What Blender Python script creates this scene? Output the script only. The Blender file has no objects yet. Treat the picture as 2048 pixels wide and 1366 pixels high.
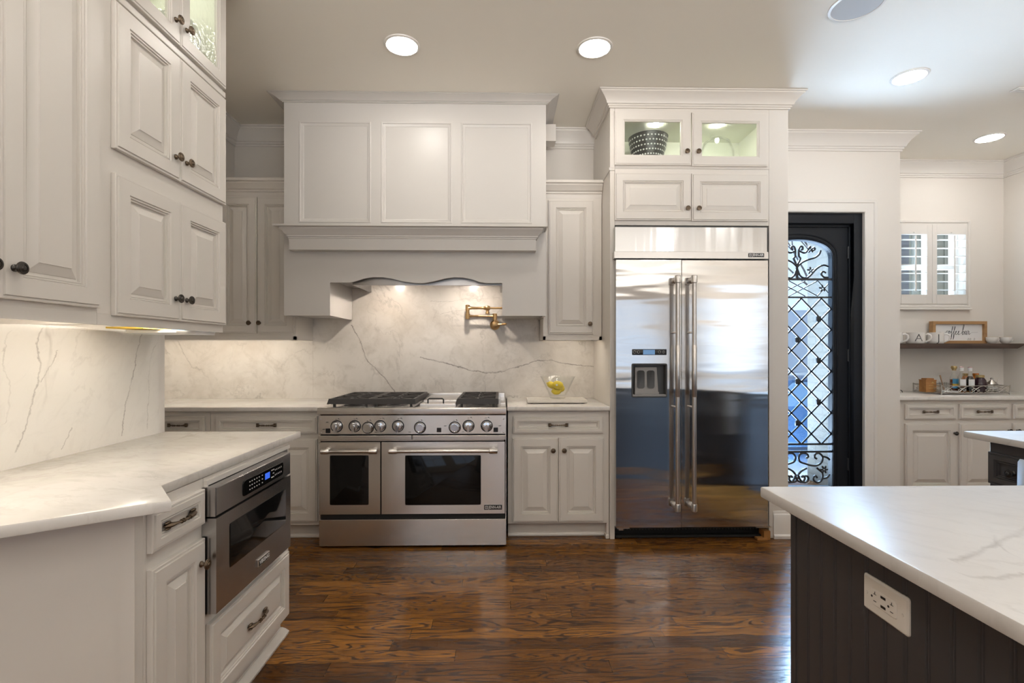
import bpy, bmesh, math, random
from mathutils import Vector, Matrix
random.seed(7)
SC = bpy.context.scene
COL = SC.collection
# ------------------------------------------------------------------ camera
F = 1000.0          # focal length in pixels of the 2048x1366 frame
H = 1.29            # eye height
V0 = 701.0          # row of the horizon
YAW = math.radians(1.1)
CY, SY = math.cos(YAW), math.sin(YAW)
cam_d = bpy.data.cameras.new('camera')
cam = bpy.data.objects.new('camera', cam_d); COL.objects.link(cam)
cam.location = (0, 0, H); cam.rotation_euler = (math.pi/2, 0, -YAW)
cam_d.sensor_width = 36.0; cam_d.lens = 36.0*F/2048.0
cam_d.shift_y = (V0-683.0)/2048.0
cam_d.clip_start = 0.02; cam_d.clip_end = 300
SC.camera = cam
# ------------------------------------------------------------------ colour management
SC.view_settings.view_transform = 'Standard'
SC.view_settings.look = 'None'
SC.view_settings.gamma = 1.0
SC.view_settings.use_curve_mapping = False
SC.view_settings.exposure = 0.69
SC.cycles.max_bounces = 10; SC.cycles.diffuse_bounces = 5; SC.cycles.glossy_bounces = 5
SC.cycles.transparent_max_bounces = 16; SC.cycles.transmission_bounces = 6
SC.cycles.caustics_reflective = False; SC.cycles.caustics_refractive = False
SC.cycles.sample_clamp_indirect = 6.0
SC.cycles.use_denoising = True
try: SC.cycles.denoiser = 'OPENIMAGEDENOISE'
except Exception: pass
# ------------------------------------------------------------------ sky
W = bpy.data.worlds.new('sky'); SC.world = W; W.use_nodes = True
wn = W.node_tree.nodes; wl = W.node_tree.links
wbg = wn['Background']; wbg.inputs['Color'].default_value = (0.66, 0.80, 1.0, 1); wbg.inputs['Strength'].default_value = 0.95
# ------------------------------------------------------------------ lamps: sun outside, daylight at the door, added fill beyond the windows
def lamp(name, kind, loc, rot, energy, color, **kw):
    d = bpy.data.lights.new(name, kind); d.energy = energy; d.color = color
    for k, v in kw.items(): setattr(d, k, v)
    o = bpy.data.objects.new(name, d); COL.objects.link(o); o.location = loc; o.rotation_euler = rot
    return o
def aim(o, target):
    d = Vector(target)-o.location
    o.rotation_euler = d.to_track_quat('-Z', 'Y').to_euler()
sun = lamp('sun', 'SUN', (3, 8, 10), (0, 0, 0), 0.5, (1.0, 0.95, 0.88), angle=0.02); sun.rotation_euler = (math.radians(38), 0, math.radians(35))
# sunlit drive outside the glazed door, thrown upward into the room
dl = lamp('door_daylight', 'AREA', (2.2, 5.25, -0.02), (0, 0, 0), 260, (0.66, 0.82, 1.0), shape='RECTANGLE', size=2.6, size_y=1.2, spread=math.radians(110)); aim(dl, (2.4, 2.9, 3.0))
dl4 = lamp('sky_daylight', 'AREA', (3.0, 6.6, 3.65), (0, 0, 0), 340, (0.50, 0.73, 1.0), shape='RECTANGLE', size=2.6, size_y=1.7, spread=math.radians(60)); aim(dl4, (1.8, 1.6, 0.4))
dl3 = lamp('drive_daylight', 'AREA', (1.6, 7.6, -0.39), (math.pi, 0, 0), 550, (0.66, 0.82, 1.0), shape='RECTANGLE', size=6, size_y=3)
# rear windows of the room (behind the camera)
LAMP_CAN = 43.0
# fill lamp added beyond the rear windows to brighten the ceiling
dl2 = lamp('rear_fill', 'AREA', (0.6, -11.5, -0.4), (math.pi, 0, 0), 10500, (1.0, 0.97, 0.93), shape='RECTANGLE', size=15, size_y=6)
# fill lamp added beyond the side window to lift the lower cabinets
dl5 = lamp('side_fill', 'AREA', (6.3, -4.3, 1.9), (0, 0, 0), 20, (0.80, 0.90, 1.0), shape='RECTANGLE', size=3.6, size_y=2.0); aim(dl5, (0.0, 1.0, 0.9))
# ------------------------------------------------------------------ pixel helpers: a pixel of the photo on a known plane of the room
def ray(u, v):
    a = (u-1024.0)/F; b = (V0-v)/F
    return Vector((a*CY+SY, CY-a*SY, b))
def onY(u, v, Y):
    r = ray(u, v); t = Y/r.y; return Vector((r.x*t, Y, H+r.z*t))
def onX(u, v, X):
    r = ray(u, v); t = X/r.x; return Vector((X, r.y*t, H+r.z*t))
def onZ(u, v, Z):
    r = ray(u, v); t = (Z-H)/r.z; return Vector((r.x*t, r.y*t, Z))
def XU(u, Y): return onY(u, V0, Y).x
def ZV(v, Y, u=1024): return onY(u, v, Y).z
def YU(u, X): return onX(u, V0, X).y
# ------------------------------------------------------------------ mesh building
class Fr:
    """frame on a face: a along the face (to the right as seen), o out of the face, z up"""
    def __init__(s, origin, xdir):
        s.o = Vector(origin); s.x = Vector(xdir).normalized(); s.n = s.x.cross(Vector((0, 0, 1)))
    def __call__(s, p):
        return s.o + s.x*p[0] + s.n*p[1] + Vector((0, 0, p[2]))
class MB:
    def __init__(s, fr=None): s.v = []; s.f = []; s.fr = fr
    def add(s, vs, fs):
        n = len(s.v)
        s.v += [s.fr(p) if s.fr else Vector(p) for p in vs]
        s.f += [tuple(i+n for i in f) for f in fs]
        return s
    def box(s, x0, x1, y0, y1, z0, z1, c=0.0):
        if c <= 0:
            vs = [(x, y, z) for x in (x0, x1) for y in (y0, y1) for z in (z0, z1)]
            fs = [(0, 1, 3, 2), (4, 6, 7, 5), (0, 4, 5, 1), (2, 3, 7, 6), (0, 2, 6, 4), (1, 5, 7, 3)]
            return s.add(vs, fs)
        bm = bmesh.new(); bmesh.ops.create_cube(bm, size=1.0)
        for v in bm.verts:
            v.co = Vector((x0 if v.co.x < 0 else x1, y0 if v.co.y < 0 else y1, z0 if v.co.z < 0 else z1))
        bmesh.ops.bevel(bm, geom=bm.edges[:], offset=c, segments=2, profile=0.5, affect='EDGES')
        bm.verts.index_update()
        vs = [v.co.copy() for v in bm.verts]; fs = [tuple(v.index for v in f.verts) for f in bm.faces]; bm.free()
        return s.add(vs, fs)
    def loft(s, loops, cap0=True, cap1=True, ring=False, closed=True):
        n = len(loops[0]); vs = [p for L in loops for p in L]; fs = []
        m = len(loops); pairs = [(i, i+1) for i in range(m-1)] + ([(m-1, 0)] if ring else [])
        for i, j in pairs:
            for k in range(n if closed else n-1):
                k2 = (k+1) % n; fs.append((i*n+k, i*n+k2, j*n+k2, j*n+k))
        if not ring:
            if cap0: fs.append(tuple(range(n)))
            if cap1: fs.append(tuple((m-1)*n+k for k in range(n)))
        return s.add(vs, fs)
    def rect(s, a0, a1, z0, z1, prof, ring=False, r=0.0, seg=4, cap0=True, cap1=True):
        """nested rectangles: prof = (inset, o)"""
        loops = []
        for ins, o in prof:
            x0, x1, y0, y1 = a0+ins, a1-ins, z0+ins, z1-ins
            if r <= 0: loops.append([(x0, o, y0), (x1, o, y0), (x1, o, y1), (x0, o, y1)])
            else:
                rr = max(0.0008, r-ins) if r-ins > 0.0008 else 0.0008
                L = []
                for cx, cz, t0 in ((x1-rr, y0+rr, -90), (x1-rr, y1-rr, 0), (x0+rr, y1-rr, 90), (x0+rr, y0+rr, 180)):
                    for k in range(seg+1):
                        t = math.radians(t0+90*k/seg); L.append((cx+rr*math.cos(t), o, cz+rr*math.sin(t)))
                loops.append(L)
        return s.loft(loops, cap0, cap1, ring)
    def prism(s, poly, o0, o1, plane='az'):
        if plane == 'az': L0 = [(p[0], o0, p[1]) for p in poly]; L1 = [(p[0], o1, p[1]) for p in poly]
        elif plane == 'ao': L0 = [(p[0], p[1], o0) for p in poly]; L1 = [(p[0], p[1], o1) for p in poly]
        else: L0 = [(o0, p[0], p[1]) for p in poly]; L1 = [(o1, p[0], p[1]) for p in poly]
        return s.loft([L0, L1])
    def slab(s, poly, z0, z1, e=0.004):
        """stone slab with eased edges; poly counter-clockwise or clockwise in plan"""
        ar = sum(poly[i][0]*poly[(i+1) % len(poly)][1]-poly[(i+1) % len(poly)][0]*poly[i][1] for i in range(len(poly)))
        P = [Vector((p[0], p[1])) for p in (poly if ar > 0 else poly[::-1])]
        def off(d):
            out = []
            for i, p in enumerate(P):
                a = (p-P[i-1]).normalized(); b = (P[(i+1) % len(P)]-p).normalized()
                n1 = Vector((-a.y, a.x)); n2 = Vector((-b.y, b.x)); m = (n1+n2)/(1+n1.dot(n2)); out.append(p+m*d)
            return out
        lv = [(e, z0), (e*.3, z0+e*.3), (0, z0+e), (0, z1-e), (e*.3, z1-e*.3), (e, z1)]
        return s.loft([[(q.x, q.y, z) for q in off(d)] for d, z in lv])
    def sweep(s, prof, path, closed=False):
        """profile (out, z) swept along a plan path, out = to the right of travel"""
        P = [Vector((p[0], p[1])) for p in path]; n = len(P); loops = []
        for i, p in enumerate(P):
            ns = []
            if i > 0 or closed: d = (p-P[i-1]).normalized(); ns.append(Vector((d.y, -d.x)))
            if i < n-1 or closed: d = (P[(i+1) % n]-p).normalized(); ns.append(Vector((d.y, -d.x)))
            m = ns[0] if len(ns) == 1 else (ns[0]+ns[1])/(1+ns[0].dot(ns[1]))
            loops.append([(p.x+m.x*o, p.y+m.y*o, z) for o, z in prof])
        return s.loft(loops, ring=closed)
    def tube(s, path, r, n=8, caps=True, closed=False, flat=None):
        P = [Vector(p) for p in path]; m = len(P); loops = []
        up = None
        for i, p in enumerate(P):
            if closed: t = (P[(i+1) % m]-P[i-1]).normalized()
            else: t = (P[min(i+1, m-1)]-P[max(i-1, 0)]).normalized()
            if up is None:
                up = Vector((0, 0, 1)) if abs(t.z) < .9 else Vector((1, 0, 0))
            up = (up-t*up.dot(t)); up = up.normalized() if up.length > 1e-6 else t.orthogonal().normalized()
            sd = t.cross(up); rr = r[i] if isinstance(r, (list, tuple)) else r
            fl = (flat[i] if isinstance(flat, (list, tuple)) else flat) if flat else 1.0
            loops.append([p+sd*(rr*math.cos(2*math.pi*k/n))+up*(rr*fl*math.sin(2*math.pi*k/n)) for k in range(n)])
        return s.loft(loops, caps, caps, ring=closed)
    def lathe(s, prof, c, ax=(0, 0, 1), n=20, cap0=True, cap1=True):
        ax = Vector(ax).normalized(); e1 = ax.orthogonal().normalized(); e2 = ax.cross(e1); c = Vector(c)
        loops = [[c+ax*h+e1*(max(r, 1e-5)*math.cos(2*math.pi*k/n))+e2*(max(r, 1e-5)*math.sin(2*math.pi*k/n)) for k in range(n)] for r, h in prof]
        return s.loft(loops, cap0, cap1)
    def ell(s, c, rx, ry, rz, n=14, m=10, rot=None):
        loops = []
        for i in range(1, m):
            t = math.pi*i/m; L = []
            for k in range(n):
                q = Vector((rx*math.sin(t)*math.cos(2*math.pi*k/n), ry*math.sin(t)*math.sin(2*math.pi*k/n), rz*math.cos(t)))
                L.append(Vector(c)+(rot @ q if rot else q))
            loops.append(L)
        return s.loft(loops)
    def bar(s, p, q, w, h):
        """square bar between two points, w wide, h tall"""
        p = Vector(p); q = Vector(q); t = (q-p).normalized(); up = Vector((0, 0, 1))
        if abs(t.z) > .95: up = Vector((1, 0, 0))
        sd = t.cross(up).normalized(); up = sd.cross(t)
        L = lambda c: [c-sd*w/2-up*h/2, c+sd*w/2-up*h/2, c+sd*w/2+up*h/2, c-sd*w/2+up*h/2]
        return s.loft([L(p), L(q)])
WORLD = {}
def mesh_of(mb, name, smooth=35):
    me = bpy.data.meshes.new(name)
    bm = bmesh.new()
    bv = [bm.verts.new(v) for v in mb.v]
    for f in mb.f:
        try: bm.faces.new([bv[i] for i in f])
        except ValueError: pass
    bmesh.ops.remove_doubles(bm, verts=bm.verts[:], dist=1e-6)
    bmesh.ops.recalc_face_normals(bm, faces=bm.faces[:])
    bm.to_mesh(me); bm.free()
    if smooth:
        me.polygons.foreach_set('use_smooth', [True]*len(me.polygons))
        me.set_sharp_from_angle(angle=math.radians(smooth))
    return me
def link(name, me, m, parent=None):
    me.materials.append(m) if m and not me.materials else None
    o = bpy.data.objects.new(name, me); COL.objects.link(o)
    if parent is None:
        xs = [v.co for v in me.vertices]
        if xs:
            c = Vector(((min(p.x for p in xs)+max(p.x for p in xs))/2, (min(p.y for p in xs)+max(p.y for p in xs))/2, min(p.z for p in xs)))
            me.transform(Matrix.Translation(-c)); o.location = c; WORLD[o.name] = Matrix.Translation(c)
    else:
        o.parent = parent; o.matrix_parent_inverse = WORLD[parent.name].inverted(); WORLD[o.name] = Matrix.Identity(4)
    return o
def build(name, mb, m, parent=None, smooth=35): return link(name, mesh_of(mb, name, smooth), m, parent)
def thing(name, label, cat, loc, group=None):
    o = bpy.data.objects.new(name, None); COL.objects.link(o); o.location = loc; o.empty_display_size = .05
    WORLD[o.name] = Matrix.Translation(Vector(loc)); return tag(o, label, cat, group)
def tag(o, label, cat, group=None, kind=None):
    o['label'] = label; o['category'] = cat
    if group: o['group'] = group
    if kind: o['kind'] = kind
    return o
def struct(o, label=None):
    o['kind'] = 'structure'
    if label: o['label'] = label
    return o
def text_mesh(txt, size, depth=0.0008, shear=0.0, bold=0.0, spacing=1.0):
    cu = bpy.data.curves.new('lettering', 'FONT'); cu.body = txt; cu.size = size; cu.align_x = 'CENTER'; cu.align_y = 'CENTER'
    cu.extrude = depth; cu.shear = shear; cu.offset = bold; cu.space_character = spacing; cu.resolution_u = 3
    ob = bpy.data.objects.new('lettering', cu); COL.objects.link(ob)
    dg = bpy.context.evaluated_depsgraph_get(); me = bpy.data.meshes.new_from_object(ob.evaluated_get(dg))
    bpy.data.objects.remove(ob); bpy.data.curves.remove(cu)
    vs = [v.co.copy() for v in me.vertices]; fs = [tuple(p.vertices) for p in me.polygons]; bpy.data.meshes.remove(me)
    return vs, fs
def text_on(mb, txt, size, a, o, z, sx=1.0, **kw):
    vs, fs = text_mesh(txt, size, **kw)
    mb.add([(a+v.x*sx, o+v.z, z+v.y) for v in vs], fs); return mb
# ------------------------------------------------------------------ materials
def mat(name, color, rough=.5, metal=0.0, **kw):
    m = bpy.data.materials.new(name); m.use_nodes = True; b = m.node_tree.nodes['Principled BSDF']
    b.inputs['Base Color'].default_value = (*color, 1); b.inputs['Roughness'].default_value = rough; b.inputs['Metallic'].default_value = metal
    for k, v in kw.items(): b.inputs[k].default_value = v
    return m
class N:
    """small node builder"""
    def __init__(s, m): s.t = m.node_tree; s.b = s.t.nodes.get('Principled BSDF')
    def n(s, typ, **kw):
        nd = s.t.nodes.new(typ)
        for k, v in kw.items(): setattr(nd, k, v)
        return nd
    def l(s, a, b): s.t.links.new(a, b)
    def pos(s): return s.n('ShaderNodeNewGeometry').outputs['Position']
    def mp(s, vec, scale=(1, 1, 1), rot=(0, 0, 0), loc=(0, 0, 0)):
        m = s.n('ShaderNodeMapping'); s.l(vec, m.inputs['Vector']); m.inputs['Scale'].default_value = scale; m.inputs['Rotation'].default_value = rot; m.inputs['Location'].default_value = loc
        return m.outputs[0]
    def noise(s, vec, scale, detail=3, rough=.5, dist=0.0):
        t = s.n('ShaderNodeTexNoise'); s.l(vec, t.inputs['Vector']); t.inputs['Scale'].default_value = scale; t.inputs['Detail'].default_value = detail
        t.inputs['Roughness'].default_value = rough; t.inputs['Distortion'].default_value = dist
        return t.outputs['Fac']
    def math(s, op, a, b=None, clamp=False):
        m = s.n('ShaderNodeMath', operation=op, use_clamp=clamp)
        for i, x in enumerate((a, b)):
            if x is None: continue
            if isinstance(x, (int, float)): m.inputs[i].default_value = x
            else: s.l(x, m.inputs[i])
        return m.outputs[0]
    def ramp(s, fac, stops, interp='LINEAR'):
        r = s.n('ShaderNodeValToRGB'); s.l(fac, r.inputs[0]); e = r.color_ramp.elements; r.color_ramp.interpolation = interp
        while len(e) < len(stops): e.new(.5)
        for x, (p, c) in zip(e, stops): x.position = p; x.color = (*c, 1) if len(c) == 3 else c
        return r.outputs[0]
    def mix(s, fac, a, b, mode='MIX'):
        m = s.n('ShaderNodeMix', data_type='RGBA', blend_type=mode)
        for k, x in ((0, fac), (6, a), (7, b)):
            if isinstance(x, (int, float)): m.inputs[k].default_value = x
            elif isinstance(x, tuple): m.inputs[k].default_value = (*x, 1)
            else: s.l(x, m.inputs[k])
        return m.outputs[2]
    def sep(s, vec):
        x = s.n('ShaderNodeSeparateXYZ'); s.l(vec, x.inputs[0]); return x.outputs
    def comb(s, x, y, z):
        c = s.n('ShaderNodeCombineXYZ')
        for i, q in enumerate((x, y, z)):
            if isinstance(q, (int, float)): c.inputs[i].default_value = q
            else: s.l(q, c.inputs[i])
        return c.outputs[0]
    def bump(s, h, strength=.2, dist=.01):
        b = s.n('ShaderNodeBump'); s.l(h, b.inputs['Height']); b.inputs['Strength'].default_value = strength; b.inputs['Distance'].default_value = dist
        s.l(b.outputs[0], s.b.inputs['Normal']); return b
M = {}
M['wall'] = mat('wall_paint', (.74, .70, .65), .6)
M['ceil'] = mat('ceiling_paint', (.84, .80, .72), .7)
M['trim'] = mat('trim_paint', (.74, .71, .67), .35)
M['cab'] = mat('cabinet_paint', (.68, .64, .59), .34)
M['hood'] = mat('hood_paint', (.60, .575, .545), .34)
M['cabin'] = mat('cabinet_interior', (.82, .83, .74), .5)
M['navy'] = mat('island_paint', (.052, .050, .053), .38)
M['bronze'] = mat('antique_bronze', (.16, .12, .085), .38, 1.0)
M['pewter'] = mat('dark_pewter', (.075, .068, .062), .36, 1.0)
M['brass'] = mat('brushed_brass', (.50, .33, .16), .30, 1.0)
M['chrome'] = mat('chrome', (.72, .74, .77), .12, 1.0)
M['iron'] = mat('wrought_iron', (.020, .022, .026), .45)
M['ironleaf'] = mat('door_paint', (.008, .010, .014), .5, **{'Specular IOR Level': .25})
M['grate'] = mat('cast_iron', (.040, .036, .034), .55)
M['black'] = mat('black_plastic', (.010, .010, .011), .35)
M['dark'] = mat('dark_void', (.012, .011, .010), .7)
M['greyplastic'] = mat('grey_plastic', (.30, .29, .28), .45)
M['dkgrey'] = mat('dark_grey_plastic', (.06, .06, .06), .4)
M['white'] = mat('white_plastic', (.78, .74, .68), .35)
M['porc'] = mat('porcelain', (.82, .80, .77), .18)
M['paper'] = mat('paper', (.80, .80, .80), .6)
M['ink'] = mat('ink', (.03, .03, .035), .6)
M['blackglass'] = mat('oven_glass', (.006, .006, .006), .06, **{'Specular IOR Level': .28})
M['letter'] = mat('silver_lettering', (.62, .62, .62), .4)
M['gold'] = mat('gold_cap', (.55, .42, .20), .35, .8)
M['lemon'] = mat('lemon_skin', (.72, .55, .03), .42)
M['sticker'] = mat('fruit_sticker', (.80, .80, .82), .5)
M['yellow'] = mat('yellow_card', (.62, .42, .06), .5)
M['blue'] = mat('blue_card', (.06, .27, .48), .5)
M['film'] = mat('white_film', (.85, .85, .85), .4)
M['dotbowl'] = mat('black_enamel', (.02, .02, .022), .3)
M['dot'] = mat('white_glaze', (.75, .75, .75), .4)
M['pink'] = mat('pink_cap', (.62, .42, .42), .5)
M['cloth'] = mat('pale_cloth', (.62, .70, .80), .8)
M['concrete'] = mat('sunlit_concrete', (.74, .74, .72), .9)
M['bark'] = mat('bare_bark', (.10, .085, .08), .9)
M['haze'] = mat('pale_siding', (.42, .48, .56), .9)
M['carpaint'] = mat('car_paint', (.045, .10, .20), .25)
M['tyre'] = mat('tyre', (.02, .02, .02), .8)
def emis(name, color, strength):
    m = bpy.data.materials.new(name); m.use_nodes = True; b = m.node_tree.nodes['Principled BSDF']
    b.inputs['Base Color'].default_value = (*color, 1); b.inputs['Emission Color'].default_value = (*color, 1); b.inputs['Emission Strength'].default_value = strength
    return m
WARM = (1.0, .93, .82)
M['lens'] = emis('lamp_lens', (1.0, .945, .865), LAMP_CAN)
M['lens2'] = emis('cool_lamp_lens', (1.0, .97, .93), LAMP_CAN)
M['strip'] = emis('light_strip', WARM, 15.0)
M['puck'] = emis('puck_light', (1.0, .97, .86), 80.0)
M['puck2'] = emis('small_puck_light', (1.0, .97, .88), 32.0)
M['hoodlamp'] = emis('hood_lamp', (1.0, .88, .76), 300.0)
M['lcd'] = emis('blue_display', (.03, .11, .62), .55)
M['lcd2'] = emis('dim_display', (.10, .20, .36), .5)
def glass(name, tint=(1, 1, 1), gl=.06, rough=.02, bump=0.0, bscale=40):
    m = bpy.data.materials.new(name); m.use_nodes = True; q = N(m); t = m.node_tree
    out = t.nodes['Material Output']; t.nodes.remove(q.b)
    tr = q.n('ShaderNodeBsdfTransparent'); tr.inputs[0].default_value = (*tint, 1)
    g = q.n('ShaderNodeBsdfGlossy'); g.inputs['Roughness'].default_value = rough
    fr = q.n('ShaderNodeLayerWeight'); fr.inputs[0].default_value = .5
    f = q.math('ADD', q.math('MULTIPLY', q.math('POWER', fr.outputs['Facing'], 4.0), .75), gl, True)
    if bump:
        bp = q.n('ShaderNodeBump'); q.l(q.noise(q.pos(), bscale, 2), bp.inputs['Height']); bp.inputs['Strength'].default_value = bump; bp.inputs['Distance'].default_value = .01
        q.l(bp.outputs[0], g.inputs['Normal']); q.l(bp.outputs[0], fr.inputs['Normal'])
    mx = q.n('ShaderNodeMixShader'); q.l(f, mx.inputs[0]); q.l(tr.outputs[0], mx.inputs[1]); q.l(g.outputs[0], mx.inputs[2]); q.l(mx.outputs[0], out.inputs[0])
    return m
M['glass'] = glass('clear_glass', (.985, .99, .985), .025)
M['seeded'] = glass('seeded_glass', (.98, 1.0, .97), .06, .05, .3, 60)
M['doorglass'] = glass('door_glass', (.90, .95, 1.0), .07, .05, .15, 30)
M['amberglass'] = glass('amber_liquid', (.55, .22, .04), .08)
M['brownglass'] = glass('brown_liquid', (.16, .05, .03), .08)
M['honey'] = mat('honey', (.45, .14, .015), .15)
M['jam'] = mat('jam', (.030, .012, .018), .12)
def steel(name, color, rough, aniso, rot, wob=(0, 0, 0), strength=.0, dist=.01):
    m = mat(name, color, rough, 1.0); q = N(m)
    q.b.inputs['Anisotropic'].default_value = aniso; q.b.inputs['Anisotropic Rotation'].default_value = rot
    tg = q.n('ShaderNodeTangent', direction_type='RADIAL', axis='Z'); q.l(tg.outputs[0], q.b.inputs['Tangent'])
    if strength:
        h = q.noise(q.mp(q.pos(), wob), 1.0, 1.5, .4)
        q.bump(h, strength, dist)
    return m
SS = (.74, .715, .69)
M['steel'] = steel('brushed_steel_across', SS, .25, .75, .25, (9, 9, 1.2), .10, .01)
M['steelv'] = steel('brushed_steel_upright', (.62, .61, .60), .115, .8, 0.0, (1.3, 1.3, 8.5), .45, .012)
M['steelp'] = steel('polished_steel', (.66, .65, .64), .14, .8, .25, (14, 14, .8), .30, .01)
M['steelbar'] = mat('satin_steel_bar', (.64, .61, .58), .28, 1.0)
M['steelmw'] = steel('dark_brushed_steel', (.47, .46, .46), .24, .7, .25, (3, 3, 3), .05, .01)

def marble(name, base=(.80, .77, .72), rough=.22, rot=(0, 0, 0), sc=1.0, cloud=(.66, .62, .56), cl=.5, vein=(.33, .30, .27), vs=.55, curves=(), seed=0.0):
    m = mat(name, base, rough); q = N(m); p = q.pos()
    mp = q.mp(p, (sc, sc, sc), rot, (seed, seed*.7, seed*1.3))
    big = q.noise(mp, 1.6, 5, .62, .4)
    cfac = q.ramp(big, [(.42, (0, 0, 0)), (.68, (1, 1, 1))])
    fine = q.noise(q.mp(mp, (1, 2.4, 1), (0, .3, .7)), 9, 6, .7, .6)
    ff = q.ramp(fine, [(.50, (0, 0, 0)), (.75, (1, 1, 1))])
    c = q.mix(q.math('MULTIPLY', cfac, cl), base, cloud)
    c = q.mix(q.math('MULTIPLY', ff, cl*.7), c, tuple(x*.86 for x in cloud))
    for k, (scl, w, st) in enumerate(((1.1, .010, vs), (2.6, .012, vs*.55))):
        n = q.noise(q.mp(mp, (1.0, .55+.5*k, .8), (.4, .2+k, .9), (3.1*k, 1.7, .4)), scl, 7, .58, .5)
        d = q.math('ABSOLUTE', q.math('SUBTRACT', n, .5))
        f = q.math('SUBTRACT', 1.0, q.math('DIVIDE', d, w), True)
        br = q.ramp(q.noise(mp, 2.2+k, 3), [(.42, (0, 0, 0)), (.62, (1, 1, 1))])
        c = q.mix(q.math('MULTIPLY', q.math('MULTIPLY', f, br), st), c, vein)
    for ax, pts, w, st in curves:
        s = q.sep(p)
        wob = q.math('ADD', q.math('MULTIPLY', q.math('SUBTRACT', q.noise(p, 11, 6, .7), .5), .050), q.math('MULTIPLY', q.math('SUBTRACT', q.noise(p, 60, 3, .6), .5), .012))
        drv, other = (s[0], s[2]) if ax == 'x' else ((s[2], s[0]) if ax == 'z' else ((s[0], s[1]) if ax == 'xy' else (s[2], s[1])))
        lo, hi = pts[0][0], pts[-1][0]; ol = min(b for a, b in pts); oh = max(b for a, b in pts)
        t = q.math('DIVIDE', q.math('SUBTRACT', drv, lo), hi-lo)
        fc = q.n('ShaderNodeFloatCurve'); cv = fc.mapping.curves[0]
        P = [((a-lo)/(hi-lo), (b-ol)/(oh-ol)) for a, b in pts]
        while len(cv.points) < len(P): cv.points.new(.5, .5)
        for cp, (a, b) in zip(cv.points, P): cp.location = (a, b)
        fc.mapping.update(); q.l(t, fc.inputs['Value'])
        tgt = q.math('ADD', q.math('MULTIPLY', fc.outputs[0], oh-ol), ol)
        d = q.math('ABSOLUTE', q.math('SUBTRACT', q.math('ADD', other, wob), tgt))
        f = q.math('SUBTRACT', 1.0, q.math('DIVIDE', d, w), True)
        inside = q.math('MULTIPLY', q.math('GREATER_THAN', t, 0.0), q.math('LESS_THAN', t, 1.0))
        thin = q.ramp(q.noise(p, 9, 3), [(.30, (.25, .25, .25)), (.6, (1, 1, 1))])
        c = q.mix(q.math('MULTIPLY', q.math('MULTIPLY', q.math('MULTIPLY', f, inside), st), thin), c, (.20, .17, .15))
    q.l(c, q.b.inputs['Base Color'])
    return m
YB = 4.0    # face of the stone on the back wall
def vz(pts): return sorted([(onY(u, v, YB).z, onY(u, v, YB).x) for u, v in pts])
def vx(pts): return sorted([(onY(u, v, YB).x, onY(u, v, YB).z) for u, v in pts])
V1 = ('z', vz([(703, 650), (712, 668), (723, 690), (733, 718), (752, 738), (768, 755), (780, 770), (792, 788)]), .0075, 1.0)
V2 = ('x', vx([(840, 714), (875, 722), (915, 733), (950, 742), (985, 745), (1020, 738), (1055, 728), (1085, 720), (1120, 725), (1160, 731), (1189, 733)]), .0065, .9)
V3 = ('x', vx([(860, 602), (900, 603), (914, 601), (945, 598), (1000, 596)]), .003, .4)
V4 = ('x', vx([(880, 628), (905, 622), (930, 620)]), .003, .5)
V5 = ('x', vx([(905, 651), (940, 652), (955, 655), (975, 658)]), .003, .45)
M['marble_back'] = marble('marble_backsplash', (.74, .70, .65), .20, (0, .5, 0), 1.0, (.50, .45, .39), .7, curves=(V1, V2, V3, V4, V5))
def vy(pts): return sorted([(onX(u, v, -1.582).z, onX(u, v, -1.582).y) for u, v in pts])
VS = [('y', vy([(284, 664), (276, 700), (263, 760), (251, 810), (243, 872)]), .0040, .75), ('y', vy([(86, 655), (76, 695), (79, 740), (64, 800), (48, 860), (30, 905)]), .0050, .55),
      ('y', vy([(317, 685), (300, 735), (298, 800), (295, 858)]), .0030, .45), ('y', vy([(118, 700), (108, 722), (95, 740), (80, 765)]), .0035, .6), ('y', vy([(142, 855), (130, 878), (120, 900)]), .0035, .6),
      ('y', vy([(0, 850), (20, 780), (8, 720), (22, 660)]), .0035, .35)]
M['marble_side'] = marble('marble_side_splash', (.76, .73, .68), .20, (.6, 0, .3), 1.0, (.68, .64, .59), .5, vs=.35, curves=VS, seed=4.0)
M['marble_top'] = marble('marble_counter', (.74, .71, .67), .16, (0, 0, .3), .9, (.56, .52, .46), .7, vs=.3, seed=2.0)
def vt(pts): return sorted([(onZ(u, v, .91).x, onZ(u, v, .91).y) for u, v in pts])
VI = [('xy', vt([(2060, 1052), (2020, 1075), (1985, 1090), (1945, 1108), (1905, 1122)]), .011, .5), ('xy', vt([(1905, 1140), (1935, 1151), (1975, 1156), (2050, 1148)]), .009, .45), ('xy', vt([(1990, 1070), (2010, 1100), (2045, 1118)]), .008, .3)]
M['marble_isl'] = marble('marble_island', (.66, .64, .62), .30, (0, 0, .9), .9, (.52, .50, .48), .6, vs=.85, seed=1.5, curves=VI)
M['marble_board'] = marble('marble_board', (.66, .61, .54), .3, (0, 0, .3), 3.0, (.55, .49, .42), .6, vs=.1, seed=7)

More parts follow.
